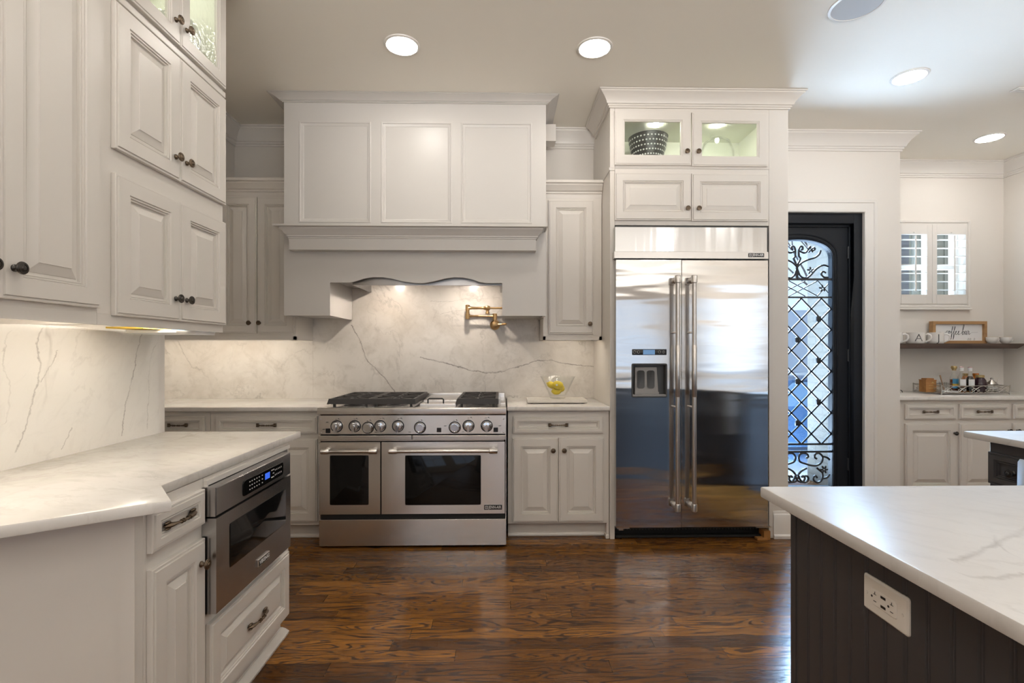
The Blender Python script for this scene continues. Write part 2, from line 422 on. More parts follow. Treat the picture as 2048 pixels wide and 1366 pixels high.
def wood_floor():
    m = mat('oak_floor', (.2, .1, .04), .26, **{'Specular IOR Level': .22}); q = N(m); p = q.pos(); s = q.sep(p)
    wd = .083; row = q.math('FLOOR', q.math('DIVIDE', s[1], wd))
    wn_ = q.n('ShaderNodeTexWhiteNoise', noise_dimensions='1D'); q.l(row, wn_.inputs['W'])
    xo = q.math('ADD', s[0], q.math('MULTIPLY', wn_.outputs['Value'], 1.7))
    ln = 1.15; cell = q.math('FLOOR', q.math('DIVIDE', xo, ln))
    w2 = q.n('ShaderNodeTexWhiteNoise', noise_dimensions='2D'); q.l(q.comb(row, cell, 0), w2.inputs['Vector'])
    tone = w2.outputs['Value']
    # grain: contours of a stretched noise, offset per board
    off = q.math('MULTIPLY', tone, 37.0)
    v = q.comb(q.math('MULTIPLY', xo, 1.15), q.math('MULTIPLY', s[1], 8.5), off)
    n1 = q.noise(v, 1.4, 2.6, .45, .4)
    rings = q.math('SINE', q.math('MULTIPLY', n1, 88.0))
    g1 = q.ramp(rings, [(.30, (0, 0, 0)), (.90, (1, 1, 1))])
    v2 = q.comb(q.math('MULTIPLY', xo, 7.0), q.math('MULTIPLY', s[1], 150.0), off)
    pores = q.ramp(q.noise(v2, 1.0, 3, .6), [(.50, (0, 0, 0)), (.72, (1, 1, 1))])
    blot = q.noise(q.comb(q.math('MULTIPLY', xo, 2.0), q.math('MULTIPLY', s[1], 14.0), off), 1.3, 3, .5)
    base = q.ramp(tone, [(0.0, (.075, .028, .006)), (.35, (.165, .064, .012)), (.7, (.255, .104, .019)), (1.0, (.36, .152, .030))])
    base = q.mix(q.math('MULTIPLY', q.ramp(blot, [(.3, (0, 0, 0)), (.75, (1, 1, 1))]), .55), base, (.095, .038, .012))
    c = q.mix(q.math('MULTIPLY', g1, .88), base, (.026, .010, .004))
    c = q.mix(q.math('MULTIPLY', pores, .55), c, (.022, .010, .0045))
    fy = q.math('FRACT', q.math('DIVIDE', s[1], wd)); fx = q.math('FRACT', q.math('DIVIDE', xo, ln))
    e = q.math('MAXIMUM', q.math('LESS_THAN', fy, .022), q.math('LESS_THAN', fx, .0022))
    c = q.mix(q.math('MULTIPLY', e, .8), c, (.010, .005, .003))
    q.l(c, q.b.inputs['Base Color'])
    q.l(q.ramp(g1, [(0, (.24, .24, .24)), (1, (.36, .36, .36))]), q.b.inputs['Roughness'])
    q.bump(q.math('SUBTRACT', q.math('MULTIPLY', pores, -.3), e), .05, .001)
    q.b.inputs['Coat Weight'].default_value = .15; q.b.inputs['Coat Roughness'].default_value = .12
    return m
M['floor'] = wood_floor()
def wood(name, c0, c1, axis=0, sc=1.0, rough=.5):
    m = mat(name, c0, rough); q = N(m); p = q.pos()
    st = [28, 28, 28]; st[axis] = 3
    f = q.noise(q.mp(p, tuple(x*sc for x in st)), 1.0, 4, .6, .6)
    q.l(q.ramp(f, [(.3, c0), (.7, c1)]), q.b.inputs['Base Color']); return m
M['frameoak'] = wood('light_oak', (.33, .18, .075), (.46, .27, .12), 0)
M['shelfwood'] = wood('dark_walnut', (.045, .028, .022), (.10, .065, .05), 0)
M['boxwood'] = wood('teak', (.30, .13, .035), (.42, .20, .06), 0)
M['spoonwood'] = wood('beech', (.45, .27, .16), (.55, .36, .22), 2)
def brick(name, c1):
    m = mat(name, c1, .9); q = N(m); p = q.pos(); s = q.sep(p)
    b = q.n('ShaderNodeTexBrick'); q.l(q.comb(q.math('ADD', s[0], s[1]), s[2], 0), b.inputs['Vector']); b.inputs['Scale'].default_value = 1.0
    b.inputs['Color1'].default_value = (c1[0], c1[1], c1[2], 1); b.inputs['Color2'].default_value = tuple(x*.9 for x in c1)+(1,); b.inputs['Mortar'].default_value = tuple(x*.78 for x in c1)+(1,)
    b.inputs['Brick Width'].default_value = .21; b.inputs['Row Height'].default_value = .075; b.inputs['Mortar Size'].default_value = .008
    q.l(b.outputs['Color'], q.b.inputs['Base Color']); return m
M['brick'] = brick('painted_brick', (.15, .14, .118))
M['brick2'] = brick('grey_brick', (.085, .085, .09))
M['siding'] = mat('cream_siding', (.17, .16, .125), .8)
# ================================================================== the setting
ZC = 3.048
YW = 4.02
def wallbox(name, boxes, m, label=None):
    mb = MB()
    for b in boxes: mb.box(*b)
    return struct(build(name, mb, m, None, 0), label)
XD = XU(1595, 4.09)                      # centre line of the glazed door
XR = XU(1727, YW); XL = 2*XD-XR          # door opening
ZD = ZV(425, YW, 1650)
XN = XU(1800, YW)                        # where the door wall ends and the coffee alcove starts
YN = 4.62; XRW = 4.72
wallbox('floor', [(-4.6, 5.2, -6.4, 4.9, -.12, 0)], M['floor'])
wallbox('ceiling', [(-4.6, 5.2, -6.4, 4.9, ZC, ZC+.12)], M['ceil'])
wallbox('wall_back', [(-2.9, XL, YW, YW+.18, 0, ZC), (XL, XR, YW, YW+.18, ZD, ZC), (XR, XN, YW, YW+.18, 0, ZC)], M['wall'])
wallbox('wall_left', [(-4.6, -1.6, -1.6, 2.40, 0, ZC)], M['wall'])
wallbox('wall_corner', [(-2.9, -2.75, 2.40, YW, 0, ZC), (-2.75, -2.13, 2.40, YW, 2.46, ZC)], M['wall'])
wallbox('wall_room', [(-4.6, -4.45, -6.2, -1.6, 0, ZC)], M['wall'])
wx = [(-2.8, -1.0), (-.3, 1.5), (2.2, 4.0)]; zz0, zz1 = .55, 2.45
rb = [(-4.6, wx[0][0], -6.2, -6.05, 0, ZC), (wx[0][1], wx[1][0], -6.2, -6.05, 0, ZC), (wx[1][1], wx[2][0], -6.2, -6.05, 0, ZC), (wx[2][1], 5.2, -6.2, -6.05, 0, ZC)]
for a, b in wx: rb += [(a, b, -6.2, -6.05, 0, zz0), (a, b, -6.2, -6.05, zz1, ZC)]
wallbox('wall_rear', rb, M['wall'])
wallbox('wall_right', [(XRW, XRW+.15, -2.2, YN+.16, 0, ZC), (XRW, XRW+.15, -6.2, -5.6, 0, ZC), (XRW, XRW+.15, -5.6, -2.2, 0, zz0), (XRW, XRW+.15, -5.6, -2.2, zz1, ZC)], M['wall'])
k = 2
for a, b in wx:
    mb = MB()
    for z in (zz0+.02, 1.25, 1.62, 1.86, 2.06, 2.24, zz1-.02): mb.box(a, b, -6.15, -6.10, z-.02, z+.02)
    for x in (a+.02, (a+b)/2, b-.02): mb.box(x-.02, x+.02, -6.145, -6.105, zz0, zz1)
    struct(build('window_%d' % k, mb, M['trim'], None, 0), 'tall rear window behind the camera'); k += 1
mb = MB()
for z in (zz0+.02, 1.25, 1.62, 1.86, 2.06, 2.24, zz1-.02): mb.box(XRW+.04, XRW+.09, -5.6, -2.2, z-.02, z+.02)
for y in (-5.58, -4.47, -3.33, -2.22): mb.box(XRW+.045, XRW+.085, y-.02, y+.02, zz0, zz1)
struct(build('window_%d' % k, mb, M['trim'], None, 0), 'wide side window behind the camera')
wallbox('wall_alcove_side', [(XN-.09, XN, YW+.18, YN+.33, 0, ZC)], M['wall'])
# alcove wall with its window opening
wu0, wu1 = XU(1797, YN), XU(1927, YN); wv1, wv0 = ZV(451, YN, 1900), ZV(607, YN, 1900)
wallbox('wall_alcove', [(XN, wu0, YN, YN+.16, 0, ZC), (wu1, XRW, YN, YN+.16, 0, ZC), (wu0, wu1, YN, YN+.16, 0, wv0), (wu0, wu1, YN, YN+.16, wv1, ZC)], M['wall'])
# crown mouldings on the walls
def crown_prof(d, h, zt=ZC-.001):
    z = zt-h
    return [(0, z), (.012*d/.1, z), (.012*d/.1, z+.10*h), (.020*d/.1, z+.13*h), (.020*d/.1, z+.22*h), (.030*d/.1, z+.25*h), (.036*d/.1, z+.38*h), (.052*d/.1, z+.58*h),
            (.074*d/.1, z+.76*h), (.088*d/.1, z+.84*h), (.088*d/.1, z+.90*h), (d, z+.93*h), (d, zt), (0, zt)]
cp = crown_prof(.10, .135)
def trim(n, mb, m=None, smooth=20): return struct(build(n, mb, m or M['trim'], None, smooth))
trim('trim_1', MB().sweep(cp, [(-2.13, 2.42), (-2.13, YW), (-1.55, YW)]))
trim('trim_2', MB().sweep(cp, [(.31, YW), (.735, YW)]))
trim('trim_3', MB().sweep(cp, [(1.99, YW), (XN, YW), (XN, YN), (XRW, YN), (XRW, 1.0)]))
# baseboard beside the door (right of it)
bp = [(0, 0), (.018, 0), (.018, .13), (.012, .145), (.006, .16), (0, .165)]
struct(build('baseboard_back', MB().sweep(bp, [(XR+.10, YW), (XN, YW)]), M['trim']))
# door casing
cw = XU(1752, YW)-XR
def casing(mb, x0, x1, zt, y, w):
    prof = [(0, .0), (0, .014), (.006, .018), (.016, .018), (.020, .013), (w-.030, .013), (w-.026, .020), (w-.004, .022), (w, .018), (w, 0)]
    # mitred three-sided frame: offsets outward from the opening edge
    L = [[(x0-o, y-t, 0) for o, t in prof], [(x0-o, y-t, zt+o) for o, t in prof], [(x1+o, y-t, zt+o) for o, t in prof], [(x1+o, y-t, 0) for o, t in prof]]
    return mb.loft(L)
trim('trim_4', casing(MB(), XL, XR, ZD, YW-.001, cw))
# ------------------------------------------------------------------ the glazed iron door
door = struct(thing('door_1', 'black iron entry door with an arched scrollwork window beside the refrigerator', 'door', (XD, YW+.08, 0)))
j = MB()
for x0, x1 in ((XL+.001, XL+.07), (XR-.07, XR-.001)): j.box(x0, x1, YW+.01, YW+.17, .002, ZD-.002, .004)
j.box(XL+.07, XR-.07, YW+.01, YW+.17, ZD-.085, ZD-.002, .004)
for x0, x1 in ((XL+.07, XL+.085), (XR-.085, XR-.07)): j.box(x0, x1, YW+.05, YW+.15, .002, ZD-.085, .003)
j.box(XL+.07, XR-.07, YW+.05, YW+.15, ZD-.105, ZD-.085, .003)
build('frame', j, M['ironleaf'], door)
lx0, lx1, lz1 = XL+.087, XR-.087, ZD-.107
gy = YW+.09
gx1 = XU(1660, gy); gh = gx1-XD; gx0 = XD-gh
gzs = ZV(517, gy, 1650); gzt = ZV(481, gy, 1600); gzb = ZV(972, gy, 1650)
def arch(grow, n=24):
    pts = []
    for k in range(n+1):
        t = math.pi*k/n; pts.append((XD+(gh+grow)*math.cos(t), gzs+(gzt-gzs+grow)*math.sin(t)**.85 if 0 < k < n else gzs))
    return pts
ar = arch(0)
leaf = MB()
for yy in (gy-.025, gy+.025):
    pass
outl = [(lx1, .012), (lx1, lz1), (lx0, lz1), (lx0, .012)]
# leaf as bands around the opening
leaf.box(lx0, gx0, gy-.025, gy+.025, .012, lz1); leaf.box(gx1, lx1, gy-.025, gy+.025, .012, lz1); leaf.box(gx0, gx1, gy-.025, gy+.025, .012, gzb)
for k in range(len(ar)-1):
    a, b = ar[k], ar[k+1]
    leaf.prism([a, b, (b[0], lz1), (a[0], lz1)], gy-.025, gy+.025)
build('leaf', leaf, M['ironleaf'], door, 0)
# raised moulding round the glass and on the leaf
path = [(gx1, gzb)]+arch(0)+[(gx0, gzb)]
def ring_tube(mb, grow, y, r):
    pts = [(gx1+grow, gzb-grow)]+arch(grow)+[(gx0-grow, gzb-grow)]
    mb.tube([(p[0], y, p[1]) for p in pts], r, 6, closed=True); return mb
mo = MB(); ring_tube(mo, .012, gy-.028, .012); ring_tube(mo, .045, gy-.026, .006)
build('glass_moulding', mo, M['ironleaf'], door)
gp = MB(); gpoly = [(gx1, gzb)]+arch(0)+[(gx0, gzb)]
gp.prism(gpoly, gy+.004, gy+.010); build('glass_pane', gp, M['doorglass'], door, 0)
iron = MB(); iy = gy-.012
def ip(u, v): p = onY(u, v, iy); return (p.x, iy, p.z)
def istroke(pts, r=.0055, mirror=True, sc=None, org=None):
    if sc: pts = [(org[0]+x/sc, org[1]+y/sc) for x, y in pts]
    P = [Vector(ip(u, v)) for u, v in pts]
    # smooth the stroke
    S = []
    for i in range(len(P)-1):
        p0, p1, p2, p3 = P[max(i-1, 0)], P[i], P[i+1], P[min(i+2, len(P)-1)]
        for k in range(5):
            t = k/5; S.append(.5*((2*p1)+(p2-p0)*t+(2*p0-5*p1+4*p2-p3)*t*t+(3*p1-p0-3*p2+p3)*t**3))
    S.append(P[-1]); iron.tube(S, r, 6)
    if mirror: iron.tube([(2*XD-q.x, q.y, q.z) for q in S], r, 6)
o8 = (1560, 460)
for st in ([(285, 640), (300, 590), (345, 490), (322, 450), (320, 340), (345, 285), (382, 290), (385, 330), (360, 340)],
           [(325, 360), (400, 392), (455, 370), (500, 300), (520, 280)], [(510, 340), (560, 352), (595, 325), (570, 295)],
           [(285, 640), (370, 560), (470, 512), (600, 470), (670, 410), (692, 350)],
           [(825, 630), (750, 603), (680, 622), (600, 682), (530, 762), (470, 812), (400, 820), (340, 780), (305, 700), (285, 640)],
           [(820, 812), (750, 808), (707, 770), (708, 730), (742, 714), (776, 740)]):
    istroke(st, .0085, True, 8.54, o8)
istroke([(285, 640), (285, 845)], .0085, True, 8.54, o8)
for u, v in ((1621, 499), (1645, 577), (1600+21, 541)):   # forged leaves
    for s in (1, -1):
        p = Vector(ip(u, v)); p.x = p.x if s > 0 else 2*XD-p.x
        for k in range(5):
            t = 2*math.pi*k/5+.4; q = p+Vector((math.cos(t)*.018, 0, math.sin(t)*.018)); iron.ell(q, .014, .005, .008, 8, 5, Matrix.Rotation(-t, 3, 'Y'))
def hbar(v, r=.009):
    z = ZV(v, iy, 1650); iron.box(gx0, gx1, iy-.006, iy+.006, z-r, z+r)
hbar(559); hbar(595, .007); hbar(888, .008); hbar(903, .008)
z0l, z1l = ZV(888, iy, 1650), ZV(595, iy, 1650)
pit = (ZV(617.8, iy, 1656)-ZV(659.4, iy, 1656)); zr = ZV(617.8, iy, 1656); sl = pit/(2*abs(XU(1656.6, iy)-XU(1636.7, iy)))
def clipline(x0, z0, sgn):
    # z = z0 + sgn*sl*(gx1-x)
    pts = []
    for x in (gx0, gx1):
        pts.append((x, z0+sgn*sl*(gx1-x)))
    (xa, za), (xb, zb) = pts
    t0, t1 = 0.0, 1.0; dz = zb-za
    for lim, s in ((z0l, 1), (z1l, -1)):
        f = lambda t: s*((za+dz*t)-lim)
        if f(0) < 0 and f(1) < 0: return
        if f(0) < 0: t0 = max(t0, (lim-za)/dz)
        if f(1) < 0: t1 = min(t1, (lim-za)/dz)
    if t1 > t0:
        A = (xa+(xb-xa)*t0, iy, za+dz*t0); B = (xa+(xb-xa)*t1, iy, za+dz*t1); iron.bar(A, B, .009, .012)
for k in range(-14, 15):
    clipline(gx1, zr-pit*k, 1); clipline(gx1, zr-pit*k, -1)
for (u, v) in ((1636.5, 638), (1636.5, 721), (1636.5, 804), (1594.5, 680), (1594.5, 763), (1594.5, 846), (1552.5, 638), (1552.5, 721), (1552.5, 804)):
    p = ip(u, v); iron.box(p[0]-.018, p[0]+.018, iy-.012, iy+.006, p[2]-.022, p[2]+.022, .004)
for a, b in (((645, 870), (820, 1075)), ((640, 1125), (820, 925)), ((150, 870), (640, 1130)), ((150, 1130), (640, 870))): istroke([a, b], .0045, True, 8.54, o8)
o10 = (1560, 860)
for st in ([(260, 1000), (235, 965), (200, 985), (195, 1040), (250, 1095), (330, 1070), (380, 990), (375, 930)],
           [(505, 1010), (530, 965), (575, 975), (592, 1030), (545, 1092), (470, 1090), (415, 1030), (390, 960)],
           [(780, 1005), (745, 962), (700, 1000), (710, 1060), (775, 1100), (850, 1075), (892, 990), (885, 890)],
           [(770, 605), (722, 570), (745, 505), (815, 488), (880, 540), (890, 620), (850, 700), (760, 745), (640, 740), (520, 705), (420, 665), (390, 590), (410, 520), (470, 485), (560, 500), (590, 560), (545, 590)],
           [(900, 555), (980, 575), (1040, 625)], [(1040, 930), (985, 995), (900, 1015)], [(560, 800), (450, 860), (390, 930)], [(760, 790), (850, 860), (890, 900)]):
    istroke(st, .0085, True, 10.5, o10)
for s in (1, -1):
    p = Vector(ip(1648, 939)); p.x = p.x if s > 0 else 2*XD-p.x
    for k in range(6):
        t = 2*math.pi*k/6; q = p+Vector((math.cos(t)*.02, 0, math.sin(t)*.02)); iron.ell(q, .016, .006, .009, 8, 5, Matrix.Rotation(-t, 3, 'Y'))
build('scrollwork', iron, M['iron'], door)
hd = MB(); hx = lx1-.05
for z in (.35, 1.25, 2.1): hd.lathe([(.008, -.05), (.008, .05)], (lx1+.002, gy-.03, z), (0, 0, 1), 8)
build('hinge', hd, M['iron'], door)
# ------------------------------------------------------------------ outside
struct(build('ground_outside', MB().box(-3, 16, YW+.19, 24, -.60, -.42), M['concrete'], None, 0))
struct(build('porch_step', MB().box(XL-.4, XN-.1, YW+.185, 5.7, -.42, -.03), M['concrete'], None, 0))
struct(build('wall_outside', MB().box(XN-.19, XN-.092, YW+.19, 4.95, -.42, 4.2).box(XN-.092, XN+.6, YN+.34, 4.95, -.42, .9), M['brick'], None, 0))
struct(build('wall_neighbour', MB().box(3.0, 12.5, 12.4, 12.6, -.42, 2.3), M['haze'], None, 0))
struct(build('wall_wing', MB().box(4.5, 5.45, 6.6, 6.8, -.42, 4.0), M['brick2'], None, 0))
sdg = MB().box(5.45, 8.0, 6.62, 6.8, -.42, 4.0)
for k in range(22): sdg.box(5.5+k*.11, 5.5+k*.11+.02, 6.60, 6.621, -.42, 4.0)
struct(build('wall_siding', sdg, M['siding'], None, 0))
def bare_tree(x, y, h, label):
    rnd = random.Random(int(x*100+y)); mb = MB(); tw = MB()
    def grow(p, d, L, r, k):
        q = p+d*L; (mb if k < 2 else tw).tube([p, (p+q)/2+Vector((rnd.uniform(-.04, .04), rnd.uniform(-.04, .04), 0))*L, q], [r, r*.85, r*.65], 5)
        if k >= 5: return
        for _ in range(3 if k else 4):
            nd = (d+Vector((rnd.uniform(-.75, .75), rnd.uniform(-.75, .75), rnd.uniform(-.1, .55)))).normalized(); grow(q, nd, L*rnd.uniform(.62, .8), r*.58, k+1)
    t = thing('bare_tree', label, 'tree', (x, y, -.42))
    grow(Vector((x, y, -.42)), Vector((0, 0, 1)), h*.3, .075, 0)
    build('trunk', mb, M['bark'], t); build('twigs', tw, M['bark'], t)
bare_tree(7.5, 11.2, 6.5, 'bare leafless tree seen through the arched top of the door glass')
# pale blue car parked on the drive
car = thing('car', 'blue car parked on the drive outside the door glass', 'car', (4.4, 8.4, -.42))
cbp = [(3.1, -.20), (3.1, .18), (3.35, .36), (3.9, .42), (4.35, .86), (5.35, .90), (5.75, .42), (5.85, .15), (5.85, -.20)]
def carprism(poly, y0, y1, ins):
    mb = MB(); c = (4.45, .2)
    L = lambda y, k: [(c[0]+(p[0]-c[0])*k, y, c[1]+(p[1]-c[1])*k) for p in poly]
    return mb.loft([L(y0, .96), L(y0+.08, 1), L(y1-.08, 1), L(y1, .96)])
build('body', carprism(cbp, 7.55, 9.25, .1), M['carpaint'], car)
w = MB().prism([(4.05, .44), (4.42, .80), (4.85, .82), (4.85, .44)], 7.53, 7.565).prism([(4.92, .44), (4.92, .82), (5.28, .82), (5.6, .44)], 7.53, 7.565)
build('side_window', w, mat('car_glass', (.12, .20, .30), .1), car)
for y in (7.75, 9.0): build('roof_rail', MB().box(4.4, 5.3, y, y+.05, .90, .94), M['film'], car)
for x in (3.75, 5.3):
    for y in (7.56, 9.05): build('wheel', MB().lathe([(.0, 0), (.16, 0), (.16, -.01), (.22, -.01), (.22, .18), (0, .18)], (x, y, -.20), (0, 1, 0), 20), M['tyre'], car)
# ================================================================== cabinetry helpers
FW = .055
def door_prof(fw=FW, bev=.026):
    return [(0, .001), (0, .0140), (.0015, .0160), (.0075, .0160), (.0085, .0145), (.0100, .0200), (fw-.001, .0200), (fw+.0012, .0150), (fw+.0030, .0168), (fw+.0068, .0168), (fw+.0082, .0105), (fw+.0100, .0125), (fw+.0140, .0120),
            (fw+.0155, .0040), (fw+.0200, .0040), (fw+.0215, .0060), (fw+.0215+bev, .0145), (fw+.0223+bev, .0172)]
def flat_prof(fw=.030):
    return [(0, .001), (0, .0140), (.0015, .0160), (.0075, .0160), (.0085, .0145), (.0100, .0200), (fw-.001, .0200), (fw+.0012, .0150), (fw+.0030, .0168), (fw+.0068, .0168), (fw+.0082, .0105), (fw+.0100, .0125), (fw+.0135, .0120), (fw+.0150, .0050)]
def glassdoor_prof(fw=FW):
    return [(0, .001), (0, .0145), (.0015, .0165), (.0075, .0165), (.0095, .0200), (fw, .0200), (fw+.0018, .0165), (fw+.0060, .0170), (fw+.0078, .0130), (fw+.0115, .0120), (fw+.0130, .001)]
KP = [(.0095, 0), (.0095, .003), (.0060, .006), (.0048, .011), (.0062, .015), (.0125, .0165), (.0160, .0190), (.0168, .0215), (.0155, .0240), (.0128, .0245), (.0122, .0262), (.0092, .0266), (.0086, .0252), (.0064, .0258), (.0050, .0282), (0, .0290)]
def knob(parent, fr, a, z, o=.020, m='bronze', s=1.0):
    return build('knob', MB(fr).lathe([(r*s, h*s) for r, h in KP], (a, o, z), (0, 1, 0), 20), M[m], parent, 40)
def pull(parent, fr, a, z, o=.020, L=.068, m='bronze'):
    mb = MB(fr); xs = [-1, -.93, -.82, -.70, -.55, -.38, -.20, -.08, 0, .08, .20, .38, .55, .70, .82, .93, 1]
    os_ = [.004, .006, .010, .015, .019, .022, .0245, .0252, .0256, .0252, .0245, .022, .019, .015, .010, .006, .004]
    rs = [.0035, .0085, .0115, .0105, .0070, .0052, .0046, .0050, .0056, .0050, .0046, .0052, .0070, .0105, .0115, .0085, .0035]
    mb.tube([(a+L*x, o+y, z) for x, y in zip(xs, os_)], rs, 10, flat=.62)
    for k in (-.30, -.14, .14, .30): mb.lathe([(.0060, -.0018), (.0068, 0), (.0060, .0018)], (a+L*k, o+.0238, z), (1, 0, 0), 10)
    for sgn in (-1, 1):
        for dz in (-.0085, 0, .0085): mb.ell((a+sgn*L*.86, o+.009, z+dz), .012, .006, .0042, 8, 6)
        mb.lathe([(.006, 0), (.005, .008)], (a+sgn*L*.84, o, z), (0, 1, 0), 8)
    return build('handle', mb, M[m], parent, 50)
def cdoor(parent, fr, a0, a1, z0, z1, kn=None, glass=False, fw=FW, m='cab', km='bronze', bev=.026, ks=1.0):
    if glass:
        d = build('door', MB(fr).rect(a0, a1, z0, z1, glassdoor_prof(fw), ring=True), M[m], parent, 25)
        g = fw+.010
        build('glass_pane', MB(fr).box(a0+g, a1-g, .006, .009, z0+g, z1-g), M['seeded'], d, 0)
    else: d = build('door', MB(fr).rect(a0, a1, z0, z1, door_prof(fw, bev)), M[m], parent, 25)
    if kn: knob(d, fr, kn[0], kn[1], m=km, s=ks)
    return d
def cdrawer(parent, fr, a0, a1, z0, z1, pl=True, m='cab', fw=.030, raised=False, pm='bronze', L=.068):
    d = build('drawer', MB(fr).rect(a0, a1, z0, z1, door_prof(fw, .020) if raised else flat_prof(fw)), M[m], parent, 25)
    if pl: pull(d, fr, (a0+a1)/2, (z0+z1)/2, o=.0168 if raised else .0075, m=pm, L=L)
    return d
# ================================================================== back wall: base cabinets
YF = 3.42
BF = Fr((0, YF, 0), (1, 0, 0))
YD = 3.40                                   # door faces
def xa(u): return XU(u, YD)
def za(v, u=1100): return ZV(v, YD, u)
XRL, XRR = XU(637, 3.27), XU(1012.5, 3.27)  # range sides
XPL = XU(1220, 3.40)                        # refrigerator side panel, outer face
ZT = .910                                   # counter tops
def base_body(name_parent, x0, x1, m='cab', kick=True, y1=3.985, yf=YF):
    mb = MB().box(x0, x1, yf, y1, .105, .8785, .002)
    build('body', mb, M[m], name_parent, 0)
    if kick: build('toe_kick', MB().box(x0+.002, x1-.002, yf+.06, y1, .001, .105).sweep([(0, .001), (.010, .001), (.012, .010), (.006, .022), (0, .024)], [(x0+.002, yf+.06), (x1-.002, yf+.06)]), M[m], name_parent)
c = thing('base_cabinet', 'two-door base cabinet with one long drawer between the range and the refrigerator', 'cabinet', ((XRR+XPL)/2, YF, 0))
base_body(c, XRR+.012, XPL-.003)
build('corner_post', MB().box(XU(1213, YF), XPL-.003, YF, YF+.06, .001, .105).box(XU(1212, YF)-.004, XPL-.002, YF-.010, YF+.05, .0005, .028, .003), M['cab'], c, 0)
cdrawer(c, BF, xa(1026), xa(1207), za(867), za(833.5))
dz0, dz1 = za(1044.5), za(876.5)
cdoor(c, BF, xa(1025), xa(1116.3), dz0, dz1, (xa(1106), za(900.5)))
cdoor(c, BF, xa(1117.6), xa(1207.5), dz0, dz1, (xa(1128), za(900.5)))
c = thing('base_cabinet', 'base cabinet with one long drawer beside the range, half hidden by the peninsula', 'cabinet', (-1.6, YF, 0))
xs = XU(421, YF)
base_body(c, xs+.001, XRL-.012)
cdrawer(c, BF, xa(430), xa(633.5), za(868.5, 530), za(833, 530))
xm = xa(531)
cdoor(c, BF, xa(430), xm-.001, za(1044.5, 530), za(879, 530), (xm-.035, za(903, 530)))
cdoor(c, BF, xm+.001, xa(634), za(1044.5, 530), za(879, 530), (xm+.035, za(903, 530)))
c = thing('base_cabinet', 'corner base cabinet whose drawer just shows past the end of the splash wall', 'cabinet', (-2.4, YF, 0))
base_body(c, -2.745, xs-.001)
cdrawer(c, BF, xa(300), xa(408), za(868.5, 380), za(833, 380))
cdoor(c, BF, xa(300), xa(408), za(1044.5, 380), za(879, 380), (xa(396), za(903, 380)))
# ------------------------------------------------------------------ stone on the back wall
def stone(name, label, cat, poly, m, z0=.880, z1=ZT, group=None):
    return tag(build(name, MB().slab(poly, z0, z1, .005), M[m], None, 40), label, cat, group)
YC = 3.385
stone('countertop', 'pale marble countertop between the range and the refrigerator, under the lemon bowl', 'countertop', [(XRR+.008, YC), (XPL-.004, YC), (XPL-.004, 3.999), (XRR+.008, 3.999)], 'marble_top')
stone('countertop', 'pale marble countertop along the back wall between the corner and the range', 'countertop', [(-2.745, YC), (XRL-.008, YC), (XRL-.008, 3.999), (-2.745, 3.999)], 'marble_top')
XHL, XHR = XU(568, 3.49), XU(1092, 3.49)    # hood sides
XCL, XCR = XU(626, 4.0), XU(1079.5, 4.0)    # inner sides of the wall cabinets
zub = ZV(680, 3.67, 1130)                   # underside of wall cabinets
bs = MB().prism([(XCL+.0005, ZT-.02), (XPL-.0005, ZT-.02), (XPL-.0005, zub-.002), (XCR-.002, zub-.002), (XCR-.002, 1.9), (XCL+.0005, 1.9)], YB, YB+.018)
tag(build('backsplash', bs, M['marble_back'], None, 0), 'tall marble backsplash with dark cracks behind the range', 'backsplash')
tag(build('backsplash', MB().prism([(-2.745, ZT-.02), (XCL-.0005, ZT-.02), (XCL-.0005, zub-.002), (-2.745, zub-.002)], YB, YB+.018), M['marble_back'], None, 0), 'low marble backsplash under the wall cabinet at the corner', 'backsplash')
# ------------------------------------------------------------------ wall cabinets either side of the hood
YU_ = 3.67
UF = Fr((0, YU_, 0), (1, 0, 0)); yd = YU_-.02
ztop = ZV(392, YU_, 1150)
ccp = [(-.02, ztop-.02), (0, ztop-.02), (.006, ztop), (.006, ztop+.012), (.014, ztop+.015), (.014, ztop+.026), (.026, ztop+.034), (.040, ztop+.055), (.050, ztop+.066), (.050, ztop+.076), (.064, ztop+.080), (.064, ztop+.098), (-.02, ztop+.098)]
def wallcab(label, x0, x1, doors, cr):
    t = thing('wall_cabinet', label, 'cabinet', ((x0+x1)/2, YU_, zub))
    mb = MB().box(x0, x1, YU_, YB-.001, zub+.025, ztop+.02, .002)
    mb.box(x0, x1, YU_, YU_+.02, zub, zub+.026).box(x0, x0+.018, YU_, YB-.001, zub, zub+.026).box(x1-.018, x1, YU_, YB-.001, zub, zub+.026)
    build('body', mb, M['cab'], t, 0)
    build('crown', MB().sweep(ccp, cr), M['cab'], t, 20)
    for a0, a1, v0, v1, k in doors: cdoor(t, UF, a0, a1, ZV(v1, yd, 1140), ZV(v0, yd, 1140), k)
    build('light_strip', MB().box(x0+.10, x1-.10, YU_+.05, YU_+.075, zub+.014, zub+.020), M['strip'], t, 0)
    return t
xu = lambda u: XU(u, yd)
wallcab('single-door wall cabinet between the hood and the refrigerator', XCR, XPL-.003, [(xu(1097), xu(1187), 400, 668, (xu(1179.5), ZV(648, yd, 1180)))], [(XHR-.02, YU_), (XPL-.003, YU_)])
k1, k2 = (xu(499.5), ZV(646, yd, 500)), (xu(519.5), ZV(646, yd, 520))
wallcab('two-door wall cabinet in the corner beside the hood', -2.745, XCL, [(xu(437), xu(512.5), 397, 667, k1), (xu(514), xu(588), 397, 667, k2)], [(-2.745, YU_), (XHL+.02, YU_)])
